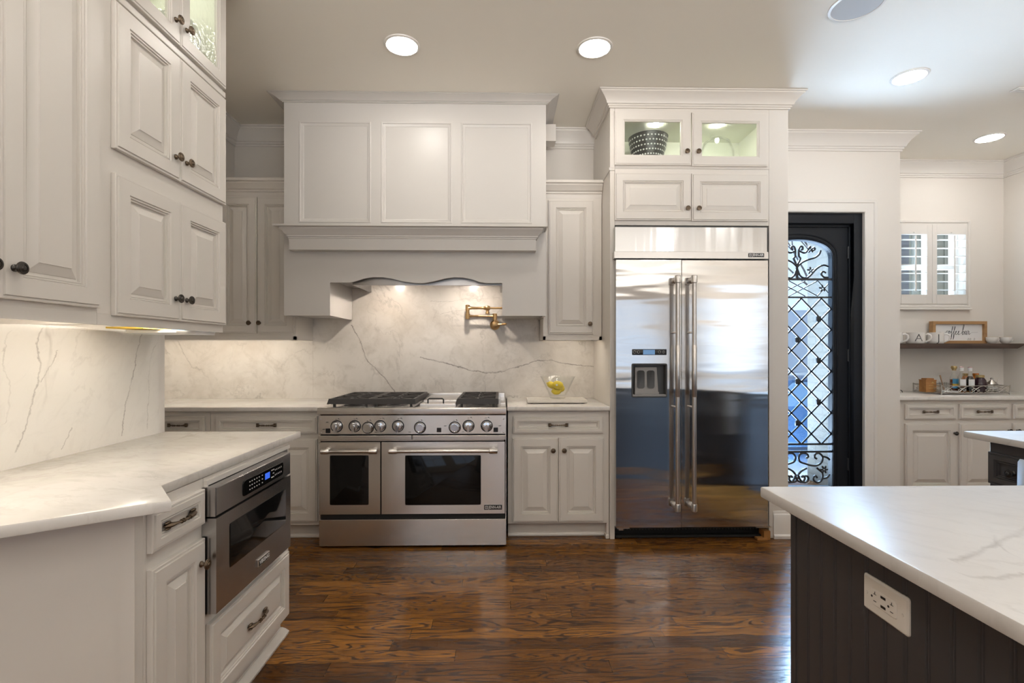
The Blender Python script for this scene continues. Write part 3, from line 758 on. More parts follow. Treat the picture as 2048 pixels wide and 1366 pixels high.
# ================================================================== range hood
YH = 3.49
hood = thing('range_hood', 'large white panelled range hood with a mantel shelf over the range', 'range hood', ((XHL+XHR)/2, YH, 1.51))
HF = Fr((0, YH, 0), (1, 0, 0))
zm = ZV(449, 3.34, 800); zmb = ZV(500, 3.41, 800)
up = MB().box(XHL, XHR, YH+.012, YB-.001, zm-.15, ZC-.002)
xs_ = [(XU(a, YH), XU(b, YH)) for a, b in ((598, 742), (762, 904), (922, 1064))]
zp1, zp0 = ZV(244, YH, 800), ZV(446, YH, 800)
up.box(XHL, XHR, YH, YH+.0125, zp1, ZC-.002).box(XHL, XHR, YH, YH+.0125, zm-.15, zp0)
ed = [XHL]+[q for p in xs_ for q in p]+[XHR]
for i in range(0, 8, 2): up.box(ed[i], ed[i+1], YH, YH+.0125, zp0-.001, zp1+.001)
build('upper_box', up, M['hood'], hood, 0)
for a, b in xs_:
    build('panel_moulding', MB(HF).rect(a, b, zp0, zp1, [(0, -.012), (0, .003), (.004, .005), (.010, .003), (.013, -.003), (.024, -.007), (.030, -.0105), (.030, -.012)], ring=True), M['hood'], hood, 30)
hc = ZV(207, YH, 800)
build('crown', MB().sweep(crown_prof(.085, ZC-.002-hc, ZC-.002), [(XHL, YB-.005), (XHL, YH), (XHR, YH), (XHR, YB-.005)]), M['hood'], hood, 20)
# mantel
xml, xmr = XU(577.5, 3.41), XU(1072, 3.41)
zb = zmb; zt = zm; zk = ZV(478, 3.41, 800)
mp_ = [(-.04, zb), (0, zb), (0, zk), (.005, zk+.003), (.005, zk+.010), (.012, zk+.013), (.012, zk+.022), (.022, zk+.030), (.036, zk+.052), (.046, zk+.060), (.046, zk+.068), (.062, zk+.073), (.066, zt-.012), (.074, zt-.010), (.074, zt), (-.04, zt)]
ms = MB().sweep(mp_, [(xml, YH-.001), (xml, 3.41), (xmr, 3.41), (xmr, YH-.001)])
ms.box(xml+.03, xmr-.03, 3.44, YH-.001, zb+.0005, zt-.0005)
build('mantel', ms, M['hood'], hood, 20)
# lower apron with scalloped edge and two legs
xl_i, xr_i = XU(660, YH), XU(1004.5, YH); zl = ZV(631, YH, 620)
sc = [(660, 565), (700, 565), (712, 562), (728, 557), (745, 554.3), (765, 554.3), (785, 557.5), (805, 562.5), (830, 566), (848, 566), (870, 562), (890, 557), (908, 554.5), (926, 554.8), (945, 559), (958, 563.5), (972, 566), (1004.5, 566)]
ap = [(XHL, zl), (xl_i, zl)]+[(XU(u, YH), ZV(v, YH, u)) for u, v in sc]+[(xr_i, zl), (XHR, zl), (XHR, zm-.02), (XHL, zm-.02)]
lo = MB()
zs = max(p[1] for p in ap[2:-4])+.02
# apron as strips so the scalloped polygon stays clean
pts = ap[2:2+len(sc)]
lo.box(XHL, xl_i, YH, YH+.02, zl, zs); lo.box(xr_i, XHR, YH, YH+.02, zl, zs); lo.box(XHL, XHR, YH, YH+.02, zs, zm-.15)
for p, q in zip(pts[:-1], pts[1:]): lo.prism([p, q, (q[0], zs), (p[0], zs)], YH, YH+.02)
zsof = ZV(571, 3.55, 800)+.06
lo.box(XHL, xl_i, YH+.02, YB-.001, zl+.012, zs+.10); lo.box(xr_i, XHR, YH+.02, YB-.001, zl+.012, zs+.10)
lo.box(XHL, XHL+.02, YH+.02, YB-.001, zl, zl+.012).box(xl_i-.02, xl_i, YH+.02, YB-.001, zl, zl+.012).box(xr_i, xr_i+.02, YH+.02, YB-.001, zl, zl+.012).box(XHR-.02, XHR, YH+.02, YB-.001, zl, zl+.012)
build('apron', lo, M['hood'], hood, 0)
zlin = ZV(571, 3.56, 850)
lx0_ = XU(706, 3.56)
build('soffit', MB().box(xl_i+.001, lx0_-.002, YH+.021, YB-.001, zlin+.032, zs+.08), M['hood'], hood, 0)
ln = MB().box(lx0_, xr_i-.002, YH+.06, YH+.075, zlin, zlin+.14).box(lx0_, lx0_+.015, YH+.075, YB-.002, zlin, zlin+.14).box(xr_i-.017, xr_i-.002, YH+.075, YB-.002, zlin, zlin+.14).box(lx0_+.015, xr_i-.017, YH+.075, YB-.002, zlin+.085, zlin+.14)
build('liner', ln, M['steelmw'], hood, 0)
hl = MB()
for x in (-.87, -.24): build('hood_lamp', MB().lathe([(0, -.004), (.026, -.004), (.026, 0)], (x, 3.72, zlin+.0845), (0, 0, 1), 16), M['hoodlamp'], hood)
fl = MB()
for k in range(26): fl.box(-1.0+k*.035, -1.0+k*.035+.018, 3.78, 3.95, zlin+.079, zlin+.0845)
build('filter', fl, M['steelbar'], hood, 0)
# pipe chase box beside the hood
tag(build('duct_box', MB().box(XHR+.002, XU(1112, 3.78), 3.78, YW-.12, ZV(282, 3.78, 1105), hc-.002, .003), M['wall'], None, 0), 'small painted box against the ceiling in the gap beside the hood', 'duct box')
# ================================================================== range
YR = 3.27
def xr(u, Y=YR): return XU(u, Y)
def zr_(v, u=830, Y=YR): return ZV(v, Y, u)
rg = thing('range', 'wide stainless steel gas range with two oven doors under the white hood', 'range', ((XRL+XRR)/2, 3.6, 0))
RF = Fr((0, YR, 0), (1, 0, 0))
build('body', MB().box(XRL+.003, XRR-.003, YR+.035, 3.985, .03, .895), M['dark'], rg, 0)
side = MB().box(XRL, XRL+.004, YR+.03, 3.985, .012, .90).box(XRR-.004, XRR, YR+.03, 3.985, .012, .90)
[build('side_panel', MB().box(a_, a_+.004, YR+.03, 3.985, .012, .90), M['steel'], rg, 0) for a_ in (XRL, XRR-.004)]
build('kick_panel', MB(RF).rect(xr(638), xr(1011.5), zr_(1091.5), zr_(1039), [(0, -.035), (0, -.002), (.002, 0)]), M['steel'], rg, 20)
def oven_door(u0, u1, wu0, wu1, wv0, wv1, hu0, hu1):
    d = MB(RF)
    x0, x1, z0, z1 = xr(u0), xr(u1), zr_(1028), zr_(884)
    wx0, wx1, wz0, wz1 = xr(wu0), xr(wu1), zr_(wv1), zr_(wv0)
    t0, t1 = -.030, 0.0
    # door slab as a frame round the window, plus eased outer edge
    d.box(x0, wx0, t0, t1, z0, z1).box(wx1, x1, t0, t1, z0, z1).box(wx0, wx1, t0, t1, z0, wz0).box(wx0, wx1, t0, t1, wz1, z1)
    o = build('oven_door', d, M['steel'], rg, 0)
    build('window_pane', MB(RF).rect(wx0-.001, wx1+.001, wz0-.001, wz1+.001, [(0, -.020), (0, .0005), (.002, .0012)], r=.012), M['blackglass'], o, 30)
    rk = MB(RF)
    h = MB(RF); hz = ZV(902.5, YR-.055, 830); hx0, hx1 = XU(hu0, YR-.055), XU(hu1, YR-.055)
    h.lathe([(.0125, hx0+.03), (.0125, hx1-.03)], (0, .055, hz), (1, 0, 0), 14)
    for s, e in ((hx0, hx0+.055), (hx1-.055, hx1)):
        h.lathe([(.0135, s), (.0175, s+.004), (.0175, e-.004), (.0145, e)], (0, .055, hz), (1, 0, 0), 14)
        h.lathe([(.016, 0), (.012, .02), (.011, .055)], ((s+e)/2, 0, hz), (0, 1, 0), 12)
    build('handle', h, M['steelbar'], o, 40)
    return o
oven_door(638.5, 760.5, 660, 737, 910.5, 1009, 641, 754)
bd = oven_door(763, 1009.5, 810.5, 961.5, 911, 1010, 777, 995)
bg = MB(RF).box(xr(968.5), xr(1004), .0, .0035, zr_(1020), zr_(1010.5))
bg_o = build('badge', bg, M['black'], bd, 0)
def jennair(parent, fr, x0, x1, z0, z1, o):
    mb = MB(fr); h = z1-z0; w = x1-x0; zc_ = (z0+z1)/2
    text_on(mb, 'JENN-AIR', h*.82, x0+w*.60, o, zc_, sx=w*.74/(h*.82*4.35), depth=.0004, bold=.0006)
    q = h*.62; xx = x0+w*.045
    mb.rect(xx, xx+q, zc_-q/2, zc_+q/2, [(0, o-.0005), (0, o+.0005), (q*.18, o+.0005), (q*.18, o-.0005)], ring=True)
    mb.box(xx+q*.30, xx+q*.70, o-.0005, o+.0005, zc_-q*.06, zc_+q*.06); mb.bar((xx+q*.5, o, zc_-q*.1), (xx+q*.9, o, zc_+q*.3), q*.12, .0008)
    return build('lettering', mb, M['letter'], parent, 0)
jennair(bg_o, RF, xr(968.5), xr(1004), zr_(1020), zr_(1010.5), .0042)
build('vent_rail', MB(RF).box(xr(640), xr(1008.5), -.03, -.012, zr_(884)+.004, zr_(872), .002), M['steelbar'], rg, 0)
# stepped trim under the control panel in two lengths
for u0, u1, v1 in ((637.5, 824, 879), (825.5, 1011, 880)): build('trim_strip', MB(RF).box(xr(u0), xr(u1), -.03, .010, zr_(v1), zr_(870.5), .003), M['steelbar'], rg, 0)
build('control_panel', MB(RF).rect(xr(637.5), xr(1011.5), zr_(868.5), zr_(830.5), [(0, -.04), (0, -.002), (.002, 0)]), M['steel'], rg, 20)
build('front_rail', MB().sweep([(-.04, zr_(828.5)), (.004, zr_(828.5)), (.012, zr_(827)), (.014, zr_(822)), (.014, zr_(817.5)), (.008, zr_(815)), (-.04, zr_(814.8))], [(xr(636.5), YR-.006), (xr(1012.5), YR-.006)]), M['steel'], rg, 20)
for u, v, kind in ((673.5, 852, 1), (709.5, 852, 1), (736, 855, 0), (760.5, 852, 1), (796, 852, 1), (840, 855, 0), (909.5, 855, 0), (937, 852, 1), (973.5, 852, 1)):
    x, z = xr(u), zr_(v); kb = MB(RF)
    bz = build('bezel', MB(RF).lathe([(.0365, 0), (.0365, .003), (.034, .004), (.033, .0015)], (x, 0, z), (0, 1, 0), 28), M['black'] if kind else M['chrome'], rg, 40) if False else None
    if kind:
        kb.lathe([(.0335, .001), (.0335, .004), (.031, .006), (.029, .010), (.0275, .022), (.025, .026), (.012, .028), (0, .0285)], (x, 0, z), (0, 1, 0), 28)
        kb.loft([[(x+dx*k, oo, z+dz) for dx, dz in ((-.0095, .006), (-.0095, -.026), (-.006, -.034), (.006, -.034), (.0095, -.026), (.0095, .006), (.005, .012), (-.005, .012))] for oo, k in ((.020, 1.0), (.046, .92), (.048, .8))])
    else:
        kb.lathe([(.0335, .001), (.0335, .006), (.031, .008), (.030, .026), (.028, .029), (.024, .0295), (.023, .0285), (0, .0285)], (x, 0, z), (0, 1, 0), 28)
        kb.box(x-.002, x+.002, .028, .0296, z+.012, z+.026)
    ko = build('control_knob', kb, M['chrome'], rg, 35)
    sk = MB(RF).lathe([(.0395, 0), (.0395, .0025), (.034, .0025), (.034, 0)], (x, 0, z), (0, 1, 0), 28)
    for k in range(-4, 5):
        if kind and k: t = math.radians(k*28); sk.bar((x+math.sin(t)*.0365, .003, z+math.cos(t)*.0365), (x+math.sin(t)*.039, .003, z+math.cos(t)*.039), .0015, .001)
    build('bezel', sk, M['black'], ko, 40)
mk = MB(RF)
for u, v in ((675, 838), (711, 837), (738, 841), (764, 837), (800, 837), (841, 841), (911, 841), (940, 836), (975, 836)):
    mk.box(xr(u-5), xr(u-1), .0002, .0008, zr_(v+.6), zr_(v)).box(xr(u+1), xr(u+3), .0002, .0008, zr_(v), zr_(v-1.5)).box(xr(u+4), xr(u+4.4), .0002, .0008, zr_(v+2), zr_(v-1))
for u, v in ((648, 858), (655, 844), (891, 852), (1000, 852), (752, 864), (820, 864), (927, 864)): mk.box(xr(u-3), xr(u+2), .0002, .0008, zr_(v+.5), zr_(v-.5))
build('panel_marking', mk, M['dkgrey'], rg, 0)
for u, v in ((656, 861), (878, 860), (991.5, 860)):
    build('ignition_button', MB(RF).box(xr(u-4.5), xr(u+4.5), 0, .004, zr_(v+4.5), zr_(v-4.5), .0015), M['black'], rg, 0)
for u, v in ((641.5, 838), (641.5, 865), (1007, 838), (1007, 865)):
    build('screw', MB(RF).lathe([(.0055, 0), (.005, .002), (0, .003)], (xr(u), 0, zr_(v)), (0, 1, 0), 10), M['steelbar'], rg)
# cooktop
zc = .912
build('cooktop', MB().box(XRL+.002, XRR-.002, YR+.004, 3.93, .893, zc, .002), M['steel'], rg, 0)
zbk = ZV(785.5, 3.93, 850)
build('back_guard', MB().box(XRL+.01, XRR-.008, 3.925, 3.985, .9, zbk, .003).box(XU(1001, 3.6), XRR-.004, 3.5, 3.925, zc, zc+.012, .002), M['steel'], rg, 0)
def grate(x0, x1, y0, y1, zb, zt_):
    mb = MB(); w = .014
    mb.loft([[(x0-.012, y0, zb), (x1+.004, y0, zb), (x1, y0+.004, zt_), (x0, y0+.004, zt_)], [(x0-.012, y0+.020, zb), (x1+.004, y0+.020, zb), (x1, y0+.022, zt_), (x0, y0+.022, zt_)]])
    mb.box(x0, x1, y1-.02, y1, zb, zt_).box(x0, x0+.018, y0+.02, y1-.02, zb, zt_).box(x1-.018, x1, y0+.02, y1-.02, zb, zt_)
    ym = (y0+y1)/2; xm_ = (x0+x1)/2; zz = zt_-.006
    mb.bar((x0, ym, zz), (x1, ym, zz), w, .012)
    for cy in ((y0+ym)/2, (ym+y1)/2):
        mb.tube([(xm_+.036*math.cos(t*math.pi/6), cy+.036*math.sin(t*math.pi/6), zz) for t in range(12)], .006, 6, closed=True)
        for ax, ay in ((x0, cy), (x1, cy)): mb.bar((ax, ay, zz), (xm_+(.036 if ax > xm_ else -.036), cy, zz), w, .012)
        hy = (ym-y0)/2
        for sx in (-1, 1):
            for sy in (-1, 1): mb.bar((xm_+sx*(x1-x0)/2*.92, cy+sy*hy*.92, zz), (xm_+sx*.026, cy+sy*.026, zz), .010, .012)
        for sy in (-1, 1): mb.bar((xm_, cy+sy*hy*.95, zz), (xm_, cy+sy*.036, zz), .010, .012)
    for fx in (x0+.03, x1-.03):
        for fy in (y0+.03, y1-.03): mb.box(fx-.008, fx+.008, fy-.008, fy+.008, zc, zb+.004)
    return mb
yg0, yg1 = 3.335, 3.90; zgb, zgt = ZV(808.5, yg0, 750), ZV(798, yg0, 750)
gx = [(XU(657, yg0), XU(739, yg0)), (XU(740.5, yg0), XU(830, yg0)), (XU(914, yg0), XU(996, yg0))]
for a, b in gx:
    g = build('burner_grate', grate(a, b, yg0, yg1, zgb, zgt), M['grate'], rg, 0)
    bu = MB()
    for cy in (yg0+(yg1-yg0)*.25, yg0+(yg1-yg0)*.75):
        build('burner_cap', MB().lathe([(.075, 0), (.07, .004), (.05, .006), (.045, .012), (.036, .014), (.034, .020), (0, .022)], ((a+b)/2, cy, zc), (0, 0, 1), 20), M['black'], rg, 40)
gl0, gl1 = XU(838, yg0), XU(911, yg0)
gd = MB().box(gl0, gl1, 3.52, 3.90, zc, zc+.030, .003).box(gl0, gl1, 3.36, 3.515, zc, zc+.022, .003)
build('griddle_cover', gd, M['steel'], rg, 0)
hx0, hx1 = XU(856, 3.40), XU(887, 3.40)
build('handle', MB().tube([(hx0, 3.40, zc+.02), (hx0, 3.40, zc+.046), (hx0+.008, 3.40, zc+.052), (hx1-.008, 3.40, zc+.052), (hx1, 3.40, zc+.046), (hx1, 3.40, zc+.02)], .005, 8), M['black'], rg, 50)
ft = MB()
for x in (XRL+.06, XRR-.06):
    for y in (YR+.1, 3.9): build('foot', MB().lathe([(.02, 0), (.02, .035)], (x, y, 0), (0, 0, 1), 10), M['dark'], rg)
# ================================================================== pot filler
pf = thing('pot_filler', 'brass folding pot filler tap on the marble wall above the range', 'tap', onY(990, 650, YB))
PX = lambda u, Y=3.95: XU(u, Y)
PZ = lambda v, Y=3.95: ZV(v, Y, 970)
b = MB(); fx, fz = XU(990, YB), ZV(650, YB, 990)
b.lathe([(.040, .0005), (.040, -.008), (.034, -.014), (.020, -.018), (.019, -.05), (.022, -.052), (.022, -.078), (.012, -.082)], (fx, YB, fz), (0, 1, 0), 24)
build('escutcheon', b, M['brass'], pf, 40)
lv = MB().lathe([(.008, 0), (.0065, .05), (.009, .055), (.009, .075), (.004, .080)], (fx+.015, YB-.065, fz), (1, -.2, .05), 12)
build('valve_handle', lv, M['brass'], pf, 40)
z2, z1_ = PZ(632.5), PZ(616.5); jx = PX(988); lx_ = PX(935.5); yy = 3.935
r = MB().lathe([(.010, 0), (.010, z2-fz-.03)], (fx, yy, fz+.018), (0, 0, 1), 14).lathe([(.016, -.030), (.018, -.028), (.018, .018), (.016, .020)], (fx, yy, z2), (0, 0, 1), 16)
build('riser', r, M['brass'], pf, 40)
a1 = MB().lathe([(.010, 0), (.010, .03), (.0078, .034), (.0078, fx-lx_-.034), (.010, fx-lx_-.03), (.010, fx-lx_)], (lx_, yy, z2), (1, 0, 0), 14)
build('lower_arm', a1, M['brass'], pf, 40)
sw = MB().lathe([(.013, z2-.024), (.017, z2-.022), (.017, z2+.018), (.014, z2+.020), (.014, z1_-.020), (.017, z1_-.018), (.017, z1_+.022), (.013, z1_+.025)], (lx_, yy, 0), (0, 0, 1), 16)
build('swivel_joint', sw, M['brass'], pf, 40)
vx_ = PX(975)
a2 = MB().lathe([(.012, 0), (.012, .03), (.0095, .034), (.0095, vx_-lx_-.03), (.012, vx_-lx_-.028), (.016, vx_-lx_-.012), (.020, vx_-lx_), (.014, vx_-lx_+.022)], (lx_, yy-.004, z1_), (1, 0, 0), 14)
build('upper_arm', a2, M['brass'], pf, 40)
sp = MB().lathe([(.014, .0), (.013, -.022), (.016, -.026), (.016, -.038), (.010, -.040)], (vx_, yy-.004, z1_-.008), (0, 0, 1), 14).lathe([(.012, -.01), (.018, 0), (.018, .012), (.010, .018)], (vx_, yy-.02, z1_), (0, -1, 0), 14)
build('spout', sp, M['brass'], pf, 40)
l2 = MB().lathe([(.006, 0), (.0075, .012), (.008, .085), (.010, .088), (.009, .098), (.004, .10)], (vx_+.018, yy-.004, z1_), (1, 0, 0), 12)
build('valve_handle', l2, M['brass'], pf, 40)
# ================================================================== refrigerator with its surround
YE = 3.40; YFR = 3.35
XP1, XP2, XP3 = XU(1229.5, YE), XU(1538, YE), XU(1576.5, YE)
sur = thing('refrigerator_surround', 'white side panels boxing in the refrigerator', 'cabinet', (XP2, YE, 0))
build('side_panel', MB().box(XPL, XP1, YE, YW-.002, .001, ZC-.003, .002), M['cab'], sur, 0)
build('side_panel', MB().box(XP2, XP3, YE, YW-.002, .001, ZC-.003, .002), M['cab'], sur, 0)
zj = ZV(338, YE, 1230)
build('joint_moulding', MB().sweep([(0, zj-.012), (.006, zj-.010), (.008, zj+.006), (0, zj+.012)], [(XPL, YW-.02), (XPL, YE), (XP1-.001, YE)]), M['cab'], sur, 20)
xb0 = XU(1546, YE)
build('plinth', MB().sweep([(0, 0.001), (.020, .001), (.022, .02), (.016, .03), (.014, .032), (.014, .15), (.010, .165), (.006, .17), (.004, .185), (0, .19)], [(xb0, YE+.002), (XP3, YE), (XP3, YW-.002)]), M['trim'], sur, 20)
EF = Fr((0, YE, 0), (1, 0, 0)); ye = YE-.02
xe = lambda u: XU(u, ye)
ze = lambda v: ZV(v, ye, 1384)
# cabinet with solid doors just above the refrigerator
oc = thing('wall_cabinet', 'low cabinet with two raised-panel doors directly above the refrigerator', 'cabinet', ((XP1+XP2)/2, YE, ze(441)))
zo0, zo1 = ZV(451, YE, 1384), ZV(338, YE, 1384)
build('body', MB().box(XP1+.001, XP2-.001, YE, YW-.002, zo0, zo1, .002), M['cab'], oc, 0)
cdoor(oc, EF, xe(1230), xe(1383), ze(440.5), ze(345.5), (xe(1374.5), ze(417.5)))
cdoor(oc, EF, xe(1384.2), xe(1537), ze(441.5), ze(346.5), (xe(1396.5), ze(417.5)))
# glazed cabinet on top with a crown
gc = thing('display_cabinet', 'lit glass-door cabinet with a crown at the top of the refrigerator surround', 'cabinet', ((XP1+XP2)/2, YE, zo1))
zg0, zg1 = zo1+.001, ZC-.004
zi0, zi1 = ZV(318, YE, 1384), ZV(237, YE, 1384)
cb = MB()
cb.box(XP1+.001, XP2-.001, YE, YE+.02, zg0, zi0).box(XP1+.001, XP2-.001, YE, YE+.02, zi1, zg1).box(XP1+.001, XP1+.03, YE, YE+.02, zi0, zi1).box(XP2-.03, XP2-.001, YE, YE+.02, zi0, zi1)
build('face_frame', cb, M['cab'], gc, 0)
ci = MB()
ci.box(XP1+.001, XP2-.001, YE+.021, 3.80, zi0-.03, zi0-.008).box(XP1+.001, XP2-.001, YE+.021, 3.80, zi1+.003, zi1+.02).box(XP1+.001, XP2-.001, 3.80, 3.815, zi0-.03, zi1+.02)
ci.box(XP1+.001, XP1+.018, YE+.021, 3.80, zi0-.008, zi1+.003).box(XP2-.018, XP2-.001, YE+.021, 3.80, zi0-.008, zi1+.003)
build('interior', ci, M['cabin'], gc, 0)
for s in (-.22, .22): build('puck_light', MB().lathe([(0, 0), (.03, 0), (.03, .008)], ((XP1+XP2)/2+s, 3.50, zi1-.006), (0, 0, 1), 16), M['puck'], gc)
cdoor(gc, EF, xe(1229.5), xe(1382.5), ze(330), ze(222.5), (xe(1373), ze(304)), glass=True, fw=.058)
cdoor(gc, EF, xe(1384.5), xe(1536), ze(331.5), ze(224), (xe(1396), ze(304)), glass=True, fw=.058)
build('crown', MB().sweep(crown_prof(.085, ZC-.003-ZV(218, YE, 1384), ZC-.003), [(XPL, YW-.12), (XPL, YE-.0005), (XP3, YE-.0005), (XP3, YW-.12)]), M['cab'], sur, 20)
zsh = zi0-.008
bw = thing('bowl', 'black bowl with white dots behind the glass door above the refrigerator', 'bowl', (XU(1294, 3.60), 3.60, zsh))
bx, by, R = XU(1296, 3.60), 3.60, .138
bpz = [(.045, 0), (.070, .006), (.100, .040), (.124, .080), (R, .118), (R+.003, .122), (R-.004, .122), (.118, .080), (.094, .042), (.065, .012), (0, .010)]
zb0 = zsh+.001; hh = ZV(277, 3.60, 1296)-zb0
rotb = Matrix.Rotation(math.radians(0), 3, 'Y')
build('vessel', MB().lathe([(r_, h_*hh/.122) for r_, h_ in bpz], (bx, by, zb0), (0, 0, 1), 40, True, False), M['dotbowl'], bw, 40)
dots = MB()
for i, hz in enumerate((.012, .028, .044, .060, .076, .092, .108)):
    rr = .070+(hz-.006)*.882 if hz < .04 else (.100+(hz-.04)*.60 if hz < .08 else .124+(hz-.08)*.368)
    for k in range(34):
        t = 2*math.pi*(k+.5*(i % 2))/34; q = Vector((bx+math.cos(t)*(rr+.0012), by+math.sin(t)*(rr+.0012), zb0+hz*hh/.122))
        dots.ell(q, .0022, .0062, .0062, 8, 5, Matrix.Rotation(t, 3, 'Z'))
build('dots', dots, M['dot'], bw)
gdish = thing('glass_dish', 'clear domed glass dish behind the other glass door above the refrigerator', 'dish', (XU(1433, 3.6), 3.6, zsh))
dx, dR = XU(1433, 3.60), .122
hd_ = ZV(277, 3.6, 1430)-zsh
build('dome', MB().lathe([(dR, .001), (dR, .03), (dR*.96, hd_*.55), (dR*.75, hd_*.86), (dR*.4, hd_*.98), (.012, hd_), (.012, hd_-.004), (dR*.4, hd_*.94), (dR*.72, hd_*.82), (dR*.92, hd_*.53), (dR-.006, .03), (dR-.006, .001)], (dx, 3.6, zsh), (0, 0, 1), 36, False, False), M['glass'], gdish, 50)
build('knob', MB().ell((dx-.03, 3.6, zsh+hd_+.012), .018, .018, .014), M['glass'], gdish, 60)
# refrigerator
fr = thing('refrigerator', 'stainless steel side-by-side refrigerator with a water dispenser', 'refrigerator', ((XP1+XP2)/2, 3.7, 0))
FF = Fr((0, YFR, 0), (1, 0, 0))
xf = lambda u: XU(u, YFR)
zf = lambda v, u=1384: ZV(v, YFR, u)
build('body', MB().box(XP1+.006, XP2-.006, YE+.005, YW-.02, .07, zo0-.004), M['dkgrey'], fr, 0)
tp = MB(FF).rect(xf(1230.5), xf(1536), zf(504), zf(453.5), [(0, -.05), (0, -.012), (.002, -.010)])
build('grille_panel', tp, M['steelp'], fr, 20)
bn = build('top_rail', MB(FF).box(xf(1228), xf(1536.5), -.05, .004, zf(517.5), zf(503.5), .002), M['steelbar'], fr, 0)
bdg = build('badge', MB(FF).box(xf(1496), xf(1527.5), .003, .0065, zf(514), zf(506.3), .0012), M['black'], fr, 0)
jennair(bdg, FF, xf(1496), xf(1527.5), zf(514), zf(506.3), .0072)
fz0, fz1 = zf(1054.5), zf(520)
split = xf(1363)
# freezer door with the dispenser recess left open
rx0, rx1, rz0, rz1 = xf(1263.5), xf(1334), zf(794), zf(727.5)
fdm = MB(FF); X0, X1 = xf(1232), split-.0015
fdm.box(X0, rx0, -.045, 0, fz0, fz1).box(rx1, X1, -.045, 0, fz0, fz1).box(rx0, rx1, -.045, 0, fz0, rz0).box(rx0, rx1, -.045, 0, rz1, fz1)
fd = build('door', fdm, M['steelv'], fr, 0)
rd = build('door', MB(FF).rect(split+.0015, xf(1536.5), fz0, fz1, [(0, -.045), (0, -.002), (.002, 0)]), M['steelv'], fr, 0)
def fridge_handle(u, parent):
    h = MB(FF); x = xf(u); za_, zb_ = ZV(1023, YFR-.06, u), ZV(551, YFR-.06, u)
    h.tube([(x, .062, za_+.04), (x, .062, zb_-.04)], .0145, 16)
    za2, zb2 = ZV(794, YFR-.06, u), ZV(690, YFR-.06, u)
    h.lathe([(.0155, za2), (.0165, za2+.002), (.0165, zb2-.002), (.0155, zb2)], (x, .062, 0), (0, 0, 1), 16)
    for zz_ in (za_+.025, zb_-.025):
        h.lathe([(.014, -.026), (.0195, -.022), (.0195, .020), (.017, .026), (0, .028)], (x, .062, zz_), (0, 0, 1), 16)
        h.lathe([(.022, 0), (.016, .02), (.015, .062)], (x, 0, zz_), (0, 1, 0), 14)
    for vv in (665, 813):
        h.lathe([(.007, 0), (.007, .05)], (x, 0, ZV(vv, YFR, u)), (0, 1, 0), 8)
    return build('handle', h, M['steelbar'], parent, 40)
fridge_handle(1349, fd); fridge_handle(1381.5, rd)
dp = MB(FF)
dp.rect(rx0-.002, rx1+.002, rz0-.002, rz1+.002, [(0, .001), (.003, .003), (.010, .002), (.012, -.042), (.05, -.043)], r=.012, cap0=False)
dpo = build('dispenser', dp, M['dkgrey'], fd, 30)
bxx0, bxx1 = xf(1272)-.002, xf(1318)
cr_ = MB(FF).loft([[(bxx0, -.035, zf(785)), (bxx1, -.035, zf(785)), (bxx1-.006, -.041, zf(735)), (bxx0+.002, -.041, zf(735))], [(bxx0, -.018, zf(785)), (bxx1, -.018, zf(785)), (bxx1-.008, -.026, zf(735)), (bxx0+.004, -.026, zf(735))]])
cr_.box(bxx0-.002, bxx1+.004, -.04, -.012, zf(789), zf(784), .002)
build('paddle_plate', cr_, M['greyplastic'], dpo, 0)
for u0, u1 in ((1276, 1290.5), (1296, 1310.5)):
    build('paddle', MB(FF).rect(xf(u0), xf(u1), zf(777), zf(741), [(0, -.03), (0, -.014), (.004, -.0155)], r=.015), M['dkgrey'], dpo, 30)
build('drip_tray', MB(FF).box(rx0+.004, rx1-.004, -.04, .002, rz0+.004, rz0+.016, .002), M['greyplastic'], dpo, 0)
cpn = build('control_strip', MB(FF).rect(xf(1264), xf(1333), zf(710), zf(698.3), [(0, -.004), (0, .002), (.001, .0025)], r=.004), M['black'], fd, 30)
build('display', MB(FF).box(xf(1286), xf(1309.5), .002, .0035, zf(709), zf(699.7)), M['lcd2'], cpn, 0)
rg_ = MB(FF)
for u in (1268.5, 1276.8, 1319, 1327): rg_.lathe([(.0085, .0025), (.0085, .0034), (.0068, .0034), (.0068, .0025)], (xf(u), 0, zf(704)), (0, 1, 0), 18)
build('button_ring', rg_, M['letter'], cpn)
# gap under the doors
ug = MB(FF)
for k in range(46): ug.box(XP1+.03+k*.0215, XP1+.03+k*.0215+.010, -.11, -.10, .045, .09)
build('grille_fin', ug, M['dkgrey'], fr, 0)
build('base_rail', MB(FF).box(XP1+.004, XP2-.004, -.16, -.115, .004, .10).box(XP1+.01, XP2-.012, -.10, -.06, .006, .022, .002), M['dark'], fr, 0)
build('hinge', MB(FF).box(XP1+.008, XP1+.09, -.04, -.005, .088, .096).box(XP1+.02, XP1+.05, -.03, -.012, .074, .09).box(XP2-.11, XP2-.008, -.04, -.005, .088, .096), M['steelbar'], fr, 0)
build('wood_shim', MB(FF).box(XP2-.05, XP2-.006, -.09, -.02, .001, .06).box(XP2-.10, XP2-.03, -.05, -.01, .002, .015), M['boxwood'], fr, 0)
# ================================================================== peninsula in front of the splash wall
XB = -.965                                   # face frame of the peninsula cabinets
PF = Fr((XB, 0, 0), (0, 1, 0)); xd = XB+.02
yp = lambda u: YU(u, xd)
zp = lambda u, v: onX(u, v, xd).z
Y0P, Y1P, Y2P = 1.362, 1.632, 2.275
dgn = Vector((-.812, -.584))
dend = (-1.6, Y0P-.005+(-1.6-XB)/dgn.x*dgn.y)
